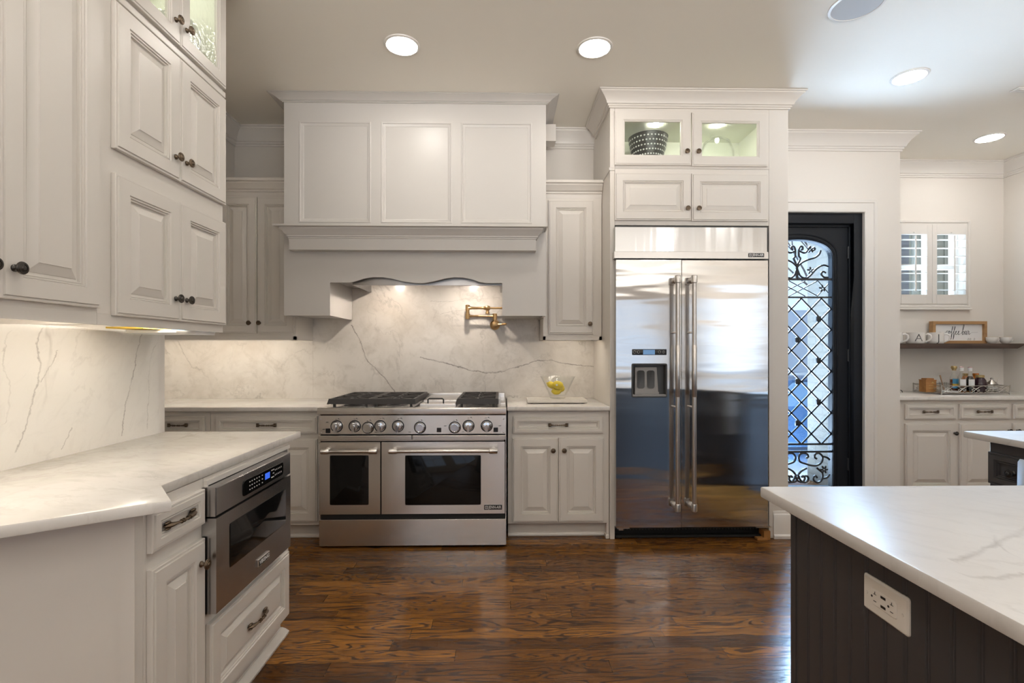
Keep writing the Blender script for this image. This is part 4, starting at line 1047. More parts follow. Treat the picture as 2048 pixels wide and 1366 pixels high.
# end panel on the clipped corner
pen = thing('end_panel', 'plain painted panel closing the angled end of the peninsula', 'panel', (-1.25, 1.15, 0))
q0 = Vector((XB, Y0P-.028)); nrm = Vector((.584, -.812))
def along(t, o): p = q0+dgn*t+nrm*o; return (p.x, p.y)
build('panel', MB().prism([along(0, -.02), along(.78, -.02), along(.78, 0), along(0, 0)], .002, .8785, 'ao'), M['cab'], pen, 0)
build('edge_stile', MB().prism([(XB-.05, Y0P-.001), (XB, Y0P-.001), (XB, q0.y+.004), along(.002, .004), along(.034, .004), along(.034, -.012)], .002, .8785, 'ao'), M['cab'], pen, 0)
c = thing('base_cabinet', 'narrow peninsula cabinet with one small drawer over one door, next to the microwave', 'cabinet', (XB-.3, (Y0P+Y1P)/2, 0))
build('body', MB().box(-1.59, XB, Y0P, Y1P-.001, .105, .8785, .002), M['cab'], c, 0)
build('toe_kick', MB().box(-1.59, XB-.035, Y0P+.002, Y1P-.002, .001, .105).sweep([(0, .001), (.026, .001), (.028, .012), (.016, .030), (.006, .040), (0, .042)], [(XB-.035, Y0P+.002), (XB-.035, Y1P-.002)]), M['cab'], c, 20)
ydl, ydr = Y0P+.012, Y1P-.016
cdrawer(c, PF, ydl, ydr, .738, .848)
cdoor(c, PF, ydl, ydr, .125, .692, (ydr-.030, .620), bev=.022, fw=.052)
c = thing('base_cabinet', 'peninsula cabinet holding the microwave above one deep drawer', 'cabinet', (XB-.3, (Y1P+Y2P)/2, 0))
mz0, mz1 = .444, .850
bd_ = MB().box(-1.59, XB, Y1P, Y2P, .105, .43, .002).box(-1.59, XB, Y1P, Y2P, .856, .8785).box(-1.59, XB, Y1P, Y1P+.012, .43, .856).box(-1.59, XB, Y2P-.012, Y2P, .43, .856).box(-1.59, -1.57, Y1P+.012, Y2P-.012, .43, .856)
build('body', bd_, M['cab'], c, 0)
kk = MB().box(-1.59, XB-.035, Y1P+.002, Y2P-.002, .001, .105).sweep([(0, .001), (.026, .001), (.028, .012), (.016, .030), (.006, .040), (0, .042)], [(XB-.035, Y1P+.002), (XB-.035, Y2P-.002), (-1.55, Y2P-.002)])
build('toe_kick', kk, M['cab'], c, 20)
cdrawer(c, PF, Y1P+.012, Y2P-.030, .118, .398, raised=True, fw=.052)
build('filler_strip', MB(PF).box(Y1P+.004, Y2P-.01, 0, .010, .852, .868).box(Y1P+.001, Y1P+.010, 0, .012, .838, .852, .002), M['cab'], c, 0)
# drawer microwave
XM = -.918; MF = Fr((XM, 0, 0), (0, 1, 0))
my0, my1 = 1.622, 2.184
mw = thing('microwave', 'stainless steel drawer microwave built into the peninsula', 'microwave', (XM-.2, (my0+my1)/2, mz0))
build('body', MB().box(-1.45, XB-.002, my0+.03, my1-.0, mz0+.01, mz1-.01), M['dark'], mw, 0)
zsplit = onX(440, 1058, XM).z
zs1 = mz0+(mz1-mz0)*.755
pm = MB(MF).rect(my0, my1, zs1+.006, mz1, [(0, XB-XM+.001), (0, -.003), (.003, 0)])
po = build('control_panel', pm, M['steelmw'], mw, 20)
cx0, cx1 = my0+(my1-my0)*.29, my1-(my1-my0)*.135
cz0, cz1 = zs1+.022, mz1-.024
ko_ = build('keypad', MB(MF).rect(cx0, cx1, cz0, cz1, [(0, -.002), (0, .002), (.001, .0028)], r=.012), M['blackglass'], po, 30)
build('display', MB(MF).box(cx0+(cx1-cx0)*.50, cx0+(cx1-cx0)*.62, .0027, .0034, cz0+.018, cz1-.012), M['lcd'], ko_, 0)
kt = MB(MF)
for i in range(9):
    for j in range(3):
        f0 = (.06, .13, .18, .235, .29, .345, .42, .66, .70)[i]; 
        if i == 0 or (i == 7 and j == 1): continue
        w_ = .022 if i < 7 else .035
        kt.box(cx0+(cx1-cx0)*f0, cx0+(cx1-cx0)*(f0+w_), .0027, .0033, cz0+.012+j*.014, cz0+.012+j*.014+.0035)
for i in range(5):
    for j in range(2): kt.box(cx0+(cx1-cx0)*(.76+i*.042), cx0+(cx1-cx0)*(.76+i*.042+.012), .0027, .0033, cz0+.014+j*.020, cz0+.014+j*.020+.006)
build('key_marking', kt, M['letter'], ko_, 0)
wy0, wy1 = YU(463, XM)-.012, my1-.048
wz0_, wz1_ = onX(453, 1155, XM).z, onX(453, 1058, XM).z
wz0_, wz1_ = mz0+.115, mz0+.262
dm = MB(MF)
dm.box(my0, wy0, XB-XM+.001, 0, mz0, zs1).box(wy1, my1, XB-XM+.001, 0, mz0, zs1).box(wy0, wy1, XB-XM+.001, 0, mz0, wz0_).box(wy0, wy1, XB-XM+.001, 0, wz1_, zs1)
do_ = build('drawer_front', dm, M['steelmw'], mw, 0)
build('window_pane', MB(MF).rect(wy0-.001, wy1+.001, wz0_-.001, wz1_+.001, [(0, -.02), (0, .0006), (.002, .0012)], r=.012), M['blackglass'], do_, 30)
by0, by1 = YU(514, XM), YU(536.5, XM); bzc = mz0+.048
vb = build('badge', MB(MF).box(by0, by1, 0, .006, bzc-.014, bzc+.014, .0015), M['steelbar'], do_, 0)
build('badge_inlay', MB(MF).box(by0+.004, by1-.004, .005, .0066, bzc-.011, bzc+.011), M['black'], vb, 0)
build('lettering', text_on(MB(MF), 'VIKING', .020, (by0+by1)/2, .0072, bzc, sx=(by1-by0)*.82/(.020*3.1), depth=.0004, bold=.0005), M['letter'], vb, 0)
# peninsula top: polygon with a clipped, stepped end
pts = [(-1.5812, 2.375), (onZ(602, 862, ZT).x, 2.375), (-.962, onZ(315, 970, ZT).y), tuple(onZ(343, 1000, ZT)[:2]), tuple(onZ(0, 1051, ZT)[:2])]
p3, p4 = Vector(pts[3]), Vector(pts[4]); d_ = (p4-p3).normalized(); pts[4] = tuple(p3+d_*((-1.5812-p3.x)/d_.x))
stone('countertop', 'white marble countertop of the peninsula with an angled stepped end', 'countertop', pts, 'marble_top', .880, ZT)
tag(build('backsplash', MB().box(-1.5995, -1.582, .60, 2.335, ZT-.02, 1.378), M['marble_side'], None, 0), 'marble slab splash on the side wall above the peninsula', 'backsplash')
# ------------------------------------------------------------------ wall cabinets over the peninsula
XF = -1.27
LF = Fr((XF, 0, 0), (0, 1, 0)); xfd = XF+.02
yl = lambda u: YU(u, xfd)
zl_ = lambda u, v: onX(u, v, xfd).z
zc0 = 1.376; ZS = 2.452
yA, yB, yC, yE = .60, 1.232, 1.590, 2.296
def uppercab(label, y0, y1, z0, z1, rail=True):
    t = thing('wall_cabinet', label, 'cabinet', (XF-.15, (y0+y1)/2, z0))
    mb = MB().box(-1.5985, XF, y0, y1, z0+.03 if rail else z0, z1, .0015)
    if rail: mb.box(XF-.022, XF, y0, y1, z0-.004, z0+.031).box(-1.598, XF-.022, y1-.018, y1, z0-.004, z0+.031)
    build('body', mb, M['cab'], t, 0); return t
t = uppercab('tall single-door wall cabinets at the near end of the splash wall', yA, yC, zc0, ZC-.003)
dzb, dzt = 1.422, 2.46
ym1 = YU(2.5, xfd)
tall = cdoor(t, LF, ym1+.001, yl(204.5), dzb, dzt, (ym1+.033, zl_(22, 535)), m='cab', km='pewter', fw=.058)
cdoor(t, LF, ym1-.315, ym1-.001, dzb, dzt, (ym1-.033, zl_(22, 535)), km='pewter', fw=.058)
build('light_strip', MB().box(XF-.07, XF-.04, yA+.1, yC-.1, zc0+.018, zc0+.028), M['strip'], t, 0)
t = uppercab('wall cabinet with two rows of raised-panel doors at the far end of the splash wall', yC+.001, yE, zc0, ZS)
ya, ym_, yb = yl(234)-.0, yl(362.5), yl(454)
ka, kb = ym_-.033, ym_+.033
zA0, zA1 = 1.404, 1.868; zB0, zB1 = 1.948, 2.428
z1k = zl_(350, 597); z2k = zl_(350, 313)
cdoor(t, LF, ya, ym_-.001, zA0, zA1, (ka, z1k), km='pewter', fw=.058)
cdoor(t, LF, ym_+.001, yb, zA0, zA1, (kb, z1k), km='pewter', fw=.058)
cdoor(t, LF, ya, ym_-.001, zB0, zB1, (ka, z2k), fw=.058)
cdoor(t, LF, ym_+.001, yb, zB0, zB1, (kb, z2k), fw=.058)
build('light_strip', MB().box(XF-.07, XF-.04, yC+.1, yE-.1, zc0+.018, zc0+.028), M['strip'], t, 0)
g = thing('display_cabinet', 'glass-door cabinet at the top of the far end of the splash wall', 'cabinet', (XF-.15, (yC+yE)/2, ZS))
zg0, zg1 = ZS+.001, ZC-.003
gm = MB(LF).box(yC+.001, yE, -.02, 0, zg0, zg0+.05).box(yC+.001, yE, -.02, 0, 2.94, zg1).box(yC+.001, ya+.03, -.02, 0, zg0+.05, 2.94).box(yb-.03, yE, -.02, 0, zg0+.05, 2.94)
build('face_frame', gm, M['cab'], g, 0)
gi = MB().box(-1.598, XF-.021, yC+.001, yE, zg0, zg0+.02).box(-1.598, XF-.021, yC+.001, yE, 2.96, zg1).box(-1.598, -1.58, yC+.001, yE, zg0+.02, 2.96).box(-1.58, XF-.021, yC+.001, yC+.02, zg0+.02, 2.96).box(-1.58, XF-.021, yE-.018, yE, zg0+.02, 2.96)
build('interior', gi, M['cabin'], g, 0)
build('seam_moulding', MB().sweep([(0, ZS-.014), (.008, ZS-.012), (.008, ZS-.002), (.014, ZS), (.014, ZS+.010), (0, ZS+.012)], [(-1.58, yE-.001), (XF, yE-.001), (XF, yC+.001)][::-1][::-1]), M['cab'], g, 20) if False else build('seam_moulding', MB(LF).box(yC+.002, yE+.006, -.001, .010, ZS-.014, ZS+.010, .002), M['cab'], g, 0)
zD0, zD1 = 2.474, 2.93; zk3 = zl_(372, 52)
for a, b, k in ((ya, ym_-.001, ka), (ym_+.001, yb, kb)): cdoor(g, LF, a, b, zD0, zD1, (k, onX(352, 40, xfd).z if k == ka else onX(376, 64, xfd).z), glass=True, fw=.052)
for y in (1.8, 2.1): build('puck_light', MB().lathe([(0, 0), (.03, 0), (.03, .008)], (-1.43, y, 2.951), (0, 0, 1), 16), M['puck2'], g)
build('crown', MB().sweep(crown_prof(.085, .10, ZC-.003), [(-1.58, yE), (XF, yE), (XF, yA)][::-1]), M['cab'], g, 20) if False else build('crown', MB().sweep(crown_prof(.085, .10, ZC-.003), [(XF, yA), (XF, yE), (-1.58, yE)]), M['cab'], g, 20)
# plate leaning inside
pl = MB().lathe([(.0, 0), (.09, .004), (.156, .018), (.160, .021), (.09, .009), (0, .006)], (-1.485, 2.245, zg0+.182), (0, -1, .10), 40)
tag(build('plate', pl, mat('grey_plate', (.42, .42, .40), .4), None, 40), 'grey plate standing behind the glass cabinet door over the peninsula', 'plate')
# bits kept on the ledge under the far wall cabinet
pk = thing('folded_bag', 'yellow, blue and white packet tucked under the wall cabinet over the peninsula', 'packet', (-1.4, 2.2, 1.345))
zz = 1.375
build('yellow_sleeve', MB().box(-1.50, -1.36, 1.92, 2.12, 1.3735, 1.380), M['yellow'], pk, 0)
build('blue_sleeve', MB().box(-1.40, -1.30, 2.08, 2.27, 1.3725, 1.379), M['blue'], pk, 0)
wl_ = [(-1.50, 2.02), (-1.30, 2.02), (-1.285, 2.20), (-1.30, 2.29), (-1.42, 2.285), (-1.52, 2.26)]
build('white_wrapper', MB().loft([[(x, y, 1.3715) for x, y in wl_], [(x*.99-.015, y*.99+.02, 1.360+.003*math.sin(i*2)) for i, (x, y) in enumerate(wl_)]]), M['film'], pk, 30)
# ================================================================== islands
def beadboard(mb, x, y0, y1, z0, z1, pitch=.0515, g=.0035):
    y = y1; n = 0
    while y > y0:
        ya_ = max(y0, y-pitch)
        mb.loft([[(x+.004, ya_, z0), (x+.004, ya_, z1)], [(x, ya_+g, z0), (x, ya_+g, z1)], [(x, y-g*2.6, z0), (x, y-g*2.6, z1)], [(x+.003, y-g*2.1, z0), (x+.003, y-g*2.1, z1)], [(x, y-g*1.5, z0), (x, y-g*1.5, z1)], [(x, y-g, z0), (x, y-g, z1)], [(x+.004, y, z0), (x+.004, y, z1)]], False, False, closed=False)
        y -= pitch
    return mb
IX0, IX1, IY0, IY1 = .785, 1.93, -1.25, 1.345
isl = thing('kitchen_island', 'dark charcoal beadboard island with a power outlet on its side', 'island', ((IX0+IX1)/2, 0, 0))
build('body', MB().box(IX0+.006, IX1, IY0, IY1, .002, .8785), M['navy'], isl, 0)
build('beadboard', beadboard(MB(), IX0, IY0, IY1-.022, .002, .8785), M['navy'], isl, 20)
build('corner_trim', MB().box(IX0-.001, IX0+.006, IY1-.022, IY1+.001, .002, .8785, .001), M['navy'], isl, 0)
stone('countertop', 'marble countertop of the charcoal island in front', 'countertop', [(.722, -1.35), (2.02, -1.35), (2.02, 1.385), (.722, 1.385)], 'marble_isl', .879, ZT)
ou = thing('wall_outlet', 'white outlet plate with sockets and charging ports on the island side', 'outlet', (IX0, 1.015, .778))
OF = Fr((IX0, 0, 0), (0, -1, 0))
oy0, oy1 = YU(1731, IX0), YU(1822, IX0)
oz1, oz0 = onX(1731, 1143, IX0).z, onX(1731, 1212.5, IX0).z
a0, a1 = -oy0, -oy1
build('plate', MB(OF).rect(a0, a1, oz0, oz1, [(0, -.001), (0, .0025), (.004, .0058), (.010, .0062)], r=.006), M['white'], ou, 30)
ca, cz_ = (a0+a1)/2, (oz0+oz1)/2
ins = build('socket_insert', MB(OF).rect(ca-.0335, ca+.0335, cz_-.0165, cz_+.0165, [(0, .004), (0, .0072), (.001, .0080)], r=.003), M['white'], ou, 30)
sl_ = MB(OF)
for s in (-1, 1):
    xx = ca+s*.0225
    sl_.box(xx-.004, xx+.004, .0078, .0084, cz_+.006, cz_+.0072).box(xx-.0007, xx+.0007, .0078, .0084, cz_+.0072, cz_+.012)
    sl_.box(xx-.0038, xx+.0038, .0078, .0084, cz_-.0085, cz_-.0070)
    sl_.lathe([(.0024, .0078), (.0024, .0084)], (xx-.0085, 0, cz_), (0, 1, 0), 10)
for dz in (.0095, -.0095): sl_.box(ca-.0065, ca+.0065, .0078, .0084, cz_+dz-.0026, cz_+dz+.0026)
build('slot', sl_, M['black'], ins, 0)
scw = MB(OF)
for s in (-1, 1): build('screw', MB(OF).lathe([(.0032, .006), (.003, .0072), (0, .0076)], (ca+s*.0475, 0, cz_), (0, 1, 0), 12), M['white'], ou)
# second island further back
JX0, JX1, JY0, JY1 = 2.220, 3.3, .4, 2.235
j2 = thing('kitchen_island', 'second charcoal island with drawers, further back by the coffee alcove', 'island', ((JX0+JX1)/2, 1.3, 0))
build('body', MB().box(JX0, JX1, JY0, JY1, .10, .8785, .002), M['navy'], j2, 0)
build('toe_kick', MB().box(JX0+.06, JX1-.06, JY0+.06, JY1-.06, .001, .10), M['navy'], j2, 0)
JF = Fr((JX0, 0, 0), (0, -1, 0))
y1_ = -(JY1-.006)
for i in range(2):
    s0 = y1_+i*.46; d = build('drawer', MB(JF).rect(s0, s0+.44, .690, .832, flat_prof(.032)), M['navy'], j2, 25); 
    knob(d, JF, s0+.105 if i == 0 else s0+.22, .757, o=.0050, m='pewter', s=1.15)
    build('door', MB(JF).rect(s0, s0+.44, .14, .668, door_prof()), M['navy'], j2, 25)
stone('countertop', 'marble countertop of the second charcoal island', 'countertop', [(2.182, .3), (3.39, .3), (3.39, 2.325), (2.182, 2.325)], 'marble_isl', .879, ZT)
tw = thing('dish_towel', 'pale blue towel hanging at the edge of the second island', 'towel', (2.14, 2.0, .5))
tl = MB()
ys = [2.068-.02*k for k in range(9)]
L0 = [(2.1730+.006*math.sin(k*1.9), y, .820) for k, y in enumerate(ys)]; L1 = [(2.1650+.010*math.sin(k*1.9), y, .50) for k, y in enumerate(ys)]; L2 = [(2.1910+.003*math.sin(k*1.7), y, .822) for k, y in enumerate(ys)]; L3 = [(2.1920+.003*math.sin(k*1.7), y, .55) for k, y in enumerate(ys)]
tl.loft([L3, L2, [(2.1830, y, .833) for y in ys], L0, L1], False, False, closed=False)
ob = build('towel_cloth', tl, M['cloth'], tw, 60)
sm = ob.modifiers.new('thick', 'SOLIDIFY'); sm.thickness = .003
build('towel_rail', MB().tube([(2.1850, 2.075, .824), (2.1850, 1.84, .824)], .004, 8).tube([(2.1850, 1.86, .824), (2.1995, 1.86, .824)], .004, 6), M['pewter'], tw, 40)
# ================================================================== ceiling fittings
def can(u, v, label, vis=True, xy=None):
    p = onZ(u, v, ZC) if xy is None else Vector((*xy, ZC))
    t = thing('recessed_downlight', label, 'ceiling light', (p.x, p.y, ZC-.012), 'recessed downlights in the ceiling')
    build('trim_ring', MB().lathe([(.104, -.0005), (.102, -.006), (.090, -.009), (.086, -.006), (.086, -.0005)], (p.x, p.y, ZC), (0, 0, 1), 36), M['trim'], t, 40)
    build('lens', MB().lathe([(0, -.0068), (.0865, -.0068), (.0865, -.001)], (p.x, p.y, ZC), (0, 0, 1), 36), M['lens2' if p.x > 2 else 'lens'], t, 40)
can(804, 90, 'round recessed downlight above the left half of the hood')
can(1189, 95, 'round recessed downlight between the hood and the refrigerator')
can(1819, 153, 'round recessed downlight in the daylit ceiling in front of the door wall')
can(1979, 275, 'round recessed downlight in the coffee alcove ceiling')
for i, xy in enumerate(((-.58, 1.15), (.53, 1.15), (-.58, -.9), (.75, -.9), (2.6, .9), (2.6, -1.3), (-.6, -3.2), (1.4, -3.2), (3.2, -3.6), (-2.4, -3.6), (4.3, 2.9), (3.6, 1.9), (-2.1, 3.05))):
    can(0, 0, 'round recessed downlight behind the camera' if xy[1] < 1.5 else ('unseen downlight added near the coffee alcove to brighten it' if xy[0] > 0 else 'unseen downlight added behind the tall wall cabinets to brighten the corner'), xy=xy)  # unseen alcove and corner downlights are added to brighten those spots
p = onZ(1714, 10, ZC)
s = thing('ceiling_speaker', 'round grey-grilled speaker set in the ceiling', 'speaker', (p.x, p.y, ZC-.01))
build('rim', MB().lathe([(.128, -.0005), (.126, -.005), (.114, -.007), (.112, -.0005)], (p.x, p.y, ZC), (0, 0, 1), 40), M['trim'], s, 40)
build('grille', MB().lathe([(0, -.0045), (.113, -.0045), (.113, -.001)], (p.x, p.y, ZC), (0, 0, 1), 40), mat('speaker_grille', (.50, .51, .52), .7), s, 40)
p = onZ(2046, 178, ZC)
vv = thing('ceiling_vent', 'white slotted air vent in the ceiling at the frame edge', 'vent', (p.x+.1, p.y, ZC-.01))
build('frame', MB().box(p.x-.06, p.x+.26, p.y-.03, p.y+.03, ZC-.008, ZC-.001, .002), M['trim'], vv, 0)
for e in (-.011, .011): build('slat', MB().box(p.x-.04, p.x+.24, p.y+e-.005, p.y+e+.005, ZC-.012, ZC-.007), M['trim'], vv, 0)
# ================================================================== lemon bowl
by_ = 3.68
x0, x1 = XU(1055, 3.55), XU(1175, 3.55)
cbd = thing('cutting_board', 'pale marble serving board under the bowl of lemons', 'board', ((x0+x1)/2, 3.64, ZT))
build('slab', MB().slab([(x0, 3.55), (x1, 3.55), (x1, 3.76), (x0, 3.76)], ZT+.006, ZT+.030, .004), M['marble_board'], cbd, 40)
fb = MB()
for x in (x0+.03, x1-.03):
    for y in (3.58, 3.73): build('foot', MB().lathe([(.010, .0005), (.010, .0065)], (x, y, ZT), (0, 0, 1), 10), M['black'], cbd)
bx = XU(1115.5, 3.65); by = 3.65; zb0 = ZT+.031
rimz = ZV(753, 3.65, 1115); rr = (XU(1151, 3.65)-XU(1080, 3.65))/2; hb = rimz-zb0
gb = thing('glass_bowl', 'clear flared glass bowl holding lemons', 'bowl', (bx, by, zb0))
build('vessel', MB().lathe([(.052, 0), (.056, .003), (.056, .012), (.060, .018), (rr-.004, hb-.002), (rr-.001, hb), (rr-.004, hb), (rr-.010, hb-.006), (.054, .022), (0, .018)], (bx, by, zb0), (0, 0, 1), 48), M['glass'], gb, 40)
def lemon(u, v, dy, sz, rz, tilt, label, stick=False):
    p = onY(u, v, by+dy); t = thing('lemon', label, 'lemon', p, 'lemons in the glass bowl')
    R_ = Matrix.Rotation(rz, 3, 'Z') @ Matrix.Rotation(tilt, 3, 'Y'); prof = []
    for k in range(15):
        q = k/14; x = -1+2*q; r = math.sqrt(max(0, 1-x*x))**.9*.74
        if q < .08 or q > .92: r *= .9
        prof.append((x*(1.08 if abs(x) > .9 else 1), r))
    n = 18; L = [[p+R_ @ Vector((x*sz, max(r, .03)*sz*math.cos(2*math.pi*k/n), max(r, .03)*sz*math.sin(2*math.pi*k/n))) for k in range(n)] for x, r in prof]
    build('fruit', MB().loft(L), M['lemon'], t, 60)
    ends = MB().ell(p+R_ @ Vector((sz*1.07, 0, 0)), .006, .006, .006, 8, 6)
    build('tip', ends, M['lemon'], t, 60)
    if stick:
        build('sticker', MB().lathe([(.007, 0), (.007, .0012), (0, .0016)], p+Vector((-.012, -sz*.745, .004)), (0, -1, 0), 14), M['sticker'], t)
lemon(1116, 770.5, -.022, .043, .35, .25, 'large lemon with a small sticker on top of the bowl', True)
lemon(1102.5, 770, .012, .034, 2.6, -.35, 'smaller lemon leaning at the side of the stickered lemon')
lemon(1113, 782, .008, .037, .1, -.05, 'lemon at the bottom of the glass bowl')
lemon(1122, 777, .040, .036, 1.2, .1, 'lemon at the back of the glass bowl, mostly hidden')
# ================================================================== coffee alcove
YK = 4.07
KF = Fr((0, YK, 0), (1, 0, 0)); yk = YK-.02
xk = lambda u: XU(u, yk)
zk_ = lambda v: ZV(v, yk, 1860)
cols = [(1812, 1914), (1920.5, 2022), (2028, 2130)]
kx0 = XN+.002; kxe = XRW-.002
c = thing('base_cabinet', 'long white base cabinet under the coffee counter in the alcove', 'cabinet', ((kx0+kxe)/2, YK, 0))
base_body(c, kx0, kxe, yf=YK, y1=YN-.002)
for i, (u0, u1) in enumerate(cols):
    b1 = min(xk(u1), kxe-.03)
    cdrawer(c, KF, xk(u0), b1, zk_(839), zk_(808.5), pl=i < 2)
    kn = (xk(u1-5), zk_(866.5)) if i < 1 else ((xk(u1-5), zk_(862)) if i == 1 else (xk(u0+6), zk_(862)))
    cdoor(c, KF, xk(u0), b1, .125, zk_(847.5), kn, km='pewter')
stone('countertop', 'pale marble countertop of the coffee alcove under the wooden shelf', 'countertop', [(kx0, YK-.035), (kxe, YK-.035), (kxe, YN-.002), (kx0, YN-.002)], 'marble_top', .880, ZT)
# wooden shelf
shz1, shz0 = ZV(687, 4.40, 1900), ZV(697, 4.40, 1900)
sx1 = XRW-.004
sf = MB().loft([[(kx0, YN-.002, shz0), (kx0, 4.40, shz0), (kx0, 4.40, shz1), (kx0, YN-.002, shz1)], [(sx1-.10, YN-.002, shz0), (sx1-.085, 4.405, shz0), (sx1, 4.40, shz1), (sx1, YN-.002, shz1)]])
tag(build('floating_shelf', sf, M['shelfwood'], None, 0), 'dark wooden floating shelf holding the mugs and the coffee sign', 'shelf')
# window with casing, sash and two shutters
win = struct(thing('window_1', 'small shuttered window in the coffee alcove wall', 'window', ((wu0+wu1)/2, YN, wv0)))
yc = YN-.001
wcp = [(0, 0), (0, .014), (.006, .018), (.018, .018), (.022, .026), (.036, .028), (.045, .024), (.045, 0)]
L = []
for sx, sz in ((-1, -1), (1, -1), (1, 1), (-1, 1)):
    L.append([((wu0 if sx < 0 else wu1)+sx*o, yc-t, (wv0 if sz < 0 else wv1)+sz*o) for o, t in wcp])
build('casing', MB().loft(L, ring=True), M['trim'], win, 20)
build('sill', MB().box(wu0-.055, wu1+.055, YN-.034, YN-.002, wv0-.062, wv0-.044, .004), M['trim'], win, 0)
sa = MB(); ys0, ys1 = YN+.06, YN+.10; zmid = ZV(536, YN+.08, 1880)
for a, b, c0_, d0 in ((wu0+.001, wu0+.035, wv0+.001, wv1-.001), (wu1-.035, wu1-.001, wv0+.001, wv1-.001)): sa.box(a, b, ys0, ys1, c0_, d0)
for a, b in ((wv0+.001, wv0+.04), (wv1-.035, wv1-.001), (zmid-.018, zmid+.018)): sa.box(wu0+.035, wu1-.035, ys0, ys1, a, b)
xm_ = XU(1862, YN); sa.box(xm_-.012, xm_+.012, ys0+.005, ys1-.005, wv0+.04, wv1-.035)
build('sash', sa, M['trim'], win, 0)
build('glass_pane', MB().box(wu0+.035, wu1-.035, ys0+.018, ys0+.022, wv0+.04, wv1-.035), M['glass'], win, 0)
ysh = YN-.012
def shutter(u0, u1, o0, o1, rod, label):
    x0, x1, a0, a1 = XU(u0, ysh), XU(u1, ysh), XU(o0, ysh), XU(o1, ysh)
    z0, z1, q0_, q1 = ZV(608, ysh, 1890), ZV(449.5, ysh, 1890), ZV(589.5, ysh, 1890), ZV(469.5, ysh, 1890)
    t = thing('window_shutter', label, 'shutter', ((x0+x1)/2, ysh, z0), 'shutters of the alcove window')
    f = MB().box(x0, a0, ysh-.014, ysh+.010, z0, z1, .002).box(a1, x1, ysh-.014, ysh+.010, z0, z1, .002).box(a0, a1, ysh-.014, ysh+.010, z0, q0_).box(a0, a1, ysh-.014, ysh+.010, q1, z1)
    build('frame', f, M['trim'], t, 0)
    for v in (479.5, 496.5, 513, 529.8, 546.5, 563, 580):
        z = ZV(v, ysh, 1890); lv = MB(); h = .030
        lv.loft([[(x, ysh-h, z-.003), (x, ysh, z-.0045), (x, ysh+h, z-.002), (x, ysh+h, z+.001), (x, ysh, z+.0045), (x, ysh-h, z)] for x in (a0+.001, a1-.001)])
        build('louver', lv, M['trim'], t, 40)
    xr_ = XU(rod, ysh-.035); build('tilt_rod', MB().box(xr_-.006, xr_+.006, ysh-.042, ysh-.032, ZV(583, ysh, 1890), ZV(473, ysh, 1890), .002), M['trim'], t, 0)
    kx = XU((o0+o1)/2-2, ysh)
    build('knob', MB().lathe([(.004, 0), (.004, .008), (.008, .012), (.006, .018), (0, .02)], (kx, ysh-.014, ZV(466.5, ysh, 1890)), (0, -1, 0), 10), M['trim'], t, 40)
shutter(1790.5, 1861.9, 1800.5, 1851.5, 1831, 'louvered window shutter cut off by the edge of the door wall')
shutter(1862.2, 1932, 1871.8, 1929.0, 1908.5, 'louvered window shutter next to the bare alcove wall')
# mugs and sign on the shelf
def mug(u0, u1, v0, letter, label, Y=4.50):
    x0, x1 = XU(u0, Y), XU(u1, Y); cx, R = (x0+x1)/2, (x1-x0)/2; h = ZV(v0, Y, (u0+u1)/2)-shz1-.0005
    t = thing('mug', label, 'mug', (cx, Y, shz1), 'white mugs on the wooden shelf'); zb = shz1+.0005
    build('cup', MB().lathe([(R*.90, 0), (R*.97, .006), (R, .02), (R*.98, h*.9), (R, h), (R-.004, h), (R-.006, h-.004), (R-.007, .02), (R*.8, .010), (0, .009)], (cx, Y, zb), (0, 0, 1), 36), M['porc'], t, 40)
    aa = math.radians(-36); d = Vector((math.cos(aa), math.sin(aa), 0)); hp = [(R*.96, h*.80), (R+.016, h*.86), (R+.034, h*.74), (R+.038, h*.52), (R+.028, h*.30), (R*.97, h*.14)]
    build('handle', MB().tube([Vector((cx, Y, zb))+d*o+Vector((0, 0, z)) for o, z in hp], .0055, 8, flat=1.4), M['porc'], t, 50)
    if letter:
        vs, fs = text_mesh(letter, h*.95, .0003, bold=-.0016); m_ = MB(); a0 = math.radians(-111)
        m_.add([Vector((cx+(R+.0006+v.z)*math.cos(a0+v.x/R), Y+(R+.0006+v.z)*math.sin(a0+v.x/R), zb+h*.48+v.y)) for v in vs], fs)
        build('letter', m_, M['ink'], t, 0)
mug(1771, 1801.5, 665, 'D', 'white mug mostly hidden behind the door wall, only its edge and handle showing')
mug(1816, 1846.5, 665, 'A', 'white mug with the letter A on the wooden shelf')
mug(1858, 1884.5, 665, 'J', 'white mug with the letter J in front of the coffee sign')
def cup(u0, u1, v0, label, Y=4.52):
    x0, x1 = XU(u0, Y), XU(u1, Y); cx, R = (x0+x1)/2, (x1-x0)/2; h = ZV(v0, Y, u0)-shz1-.0005; zb = shz1+.0005
    t = thing('espresso_cup', label, 'cup', (cx, Y, shz1), 'little white cups on the wooden shelf')
    build('cup', MB().lathe([(R*.5, 0), (R*.55, .004), (R*.85, .014), (R*.98, h*.55), (R, h), (R-.003, h), (R*.93, h*.55), (R*.75, .016), (0, .008)], (cx, Y, zb), (0, 0, 1), 30), M['porc'], t, 40)
    hp = [(R*.95, h*.78), (R+.012, h*.85), (R+.020, h*.60), (R+.010, h*.36), (R*.90, h*.34)]
    build('handle', MB().tube([(cx+o, Y-.006, zb+z) for o, z in hp], .003, 8), M['porc'], t, 50)
    build('rim_line', MB().lathe([(R+.0004, h-.0016), (R+.0004, h-.0002), (R-.0034, h+.0003), (R-.0034, h-.001)], (cx, Y, zb), (0, 0, 1), 30), M['gold'], t, 40)
cup(1974.5, 1993, 674, 'little white cup touching the end of the coffee sign')
cup(2002, 2020, 674, 'little white cup at the end of the shelf by the corner')
sy = 4.565
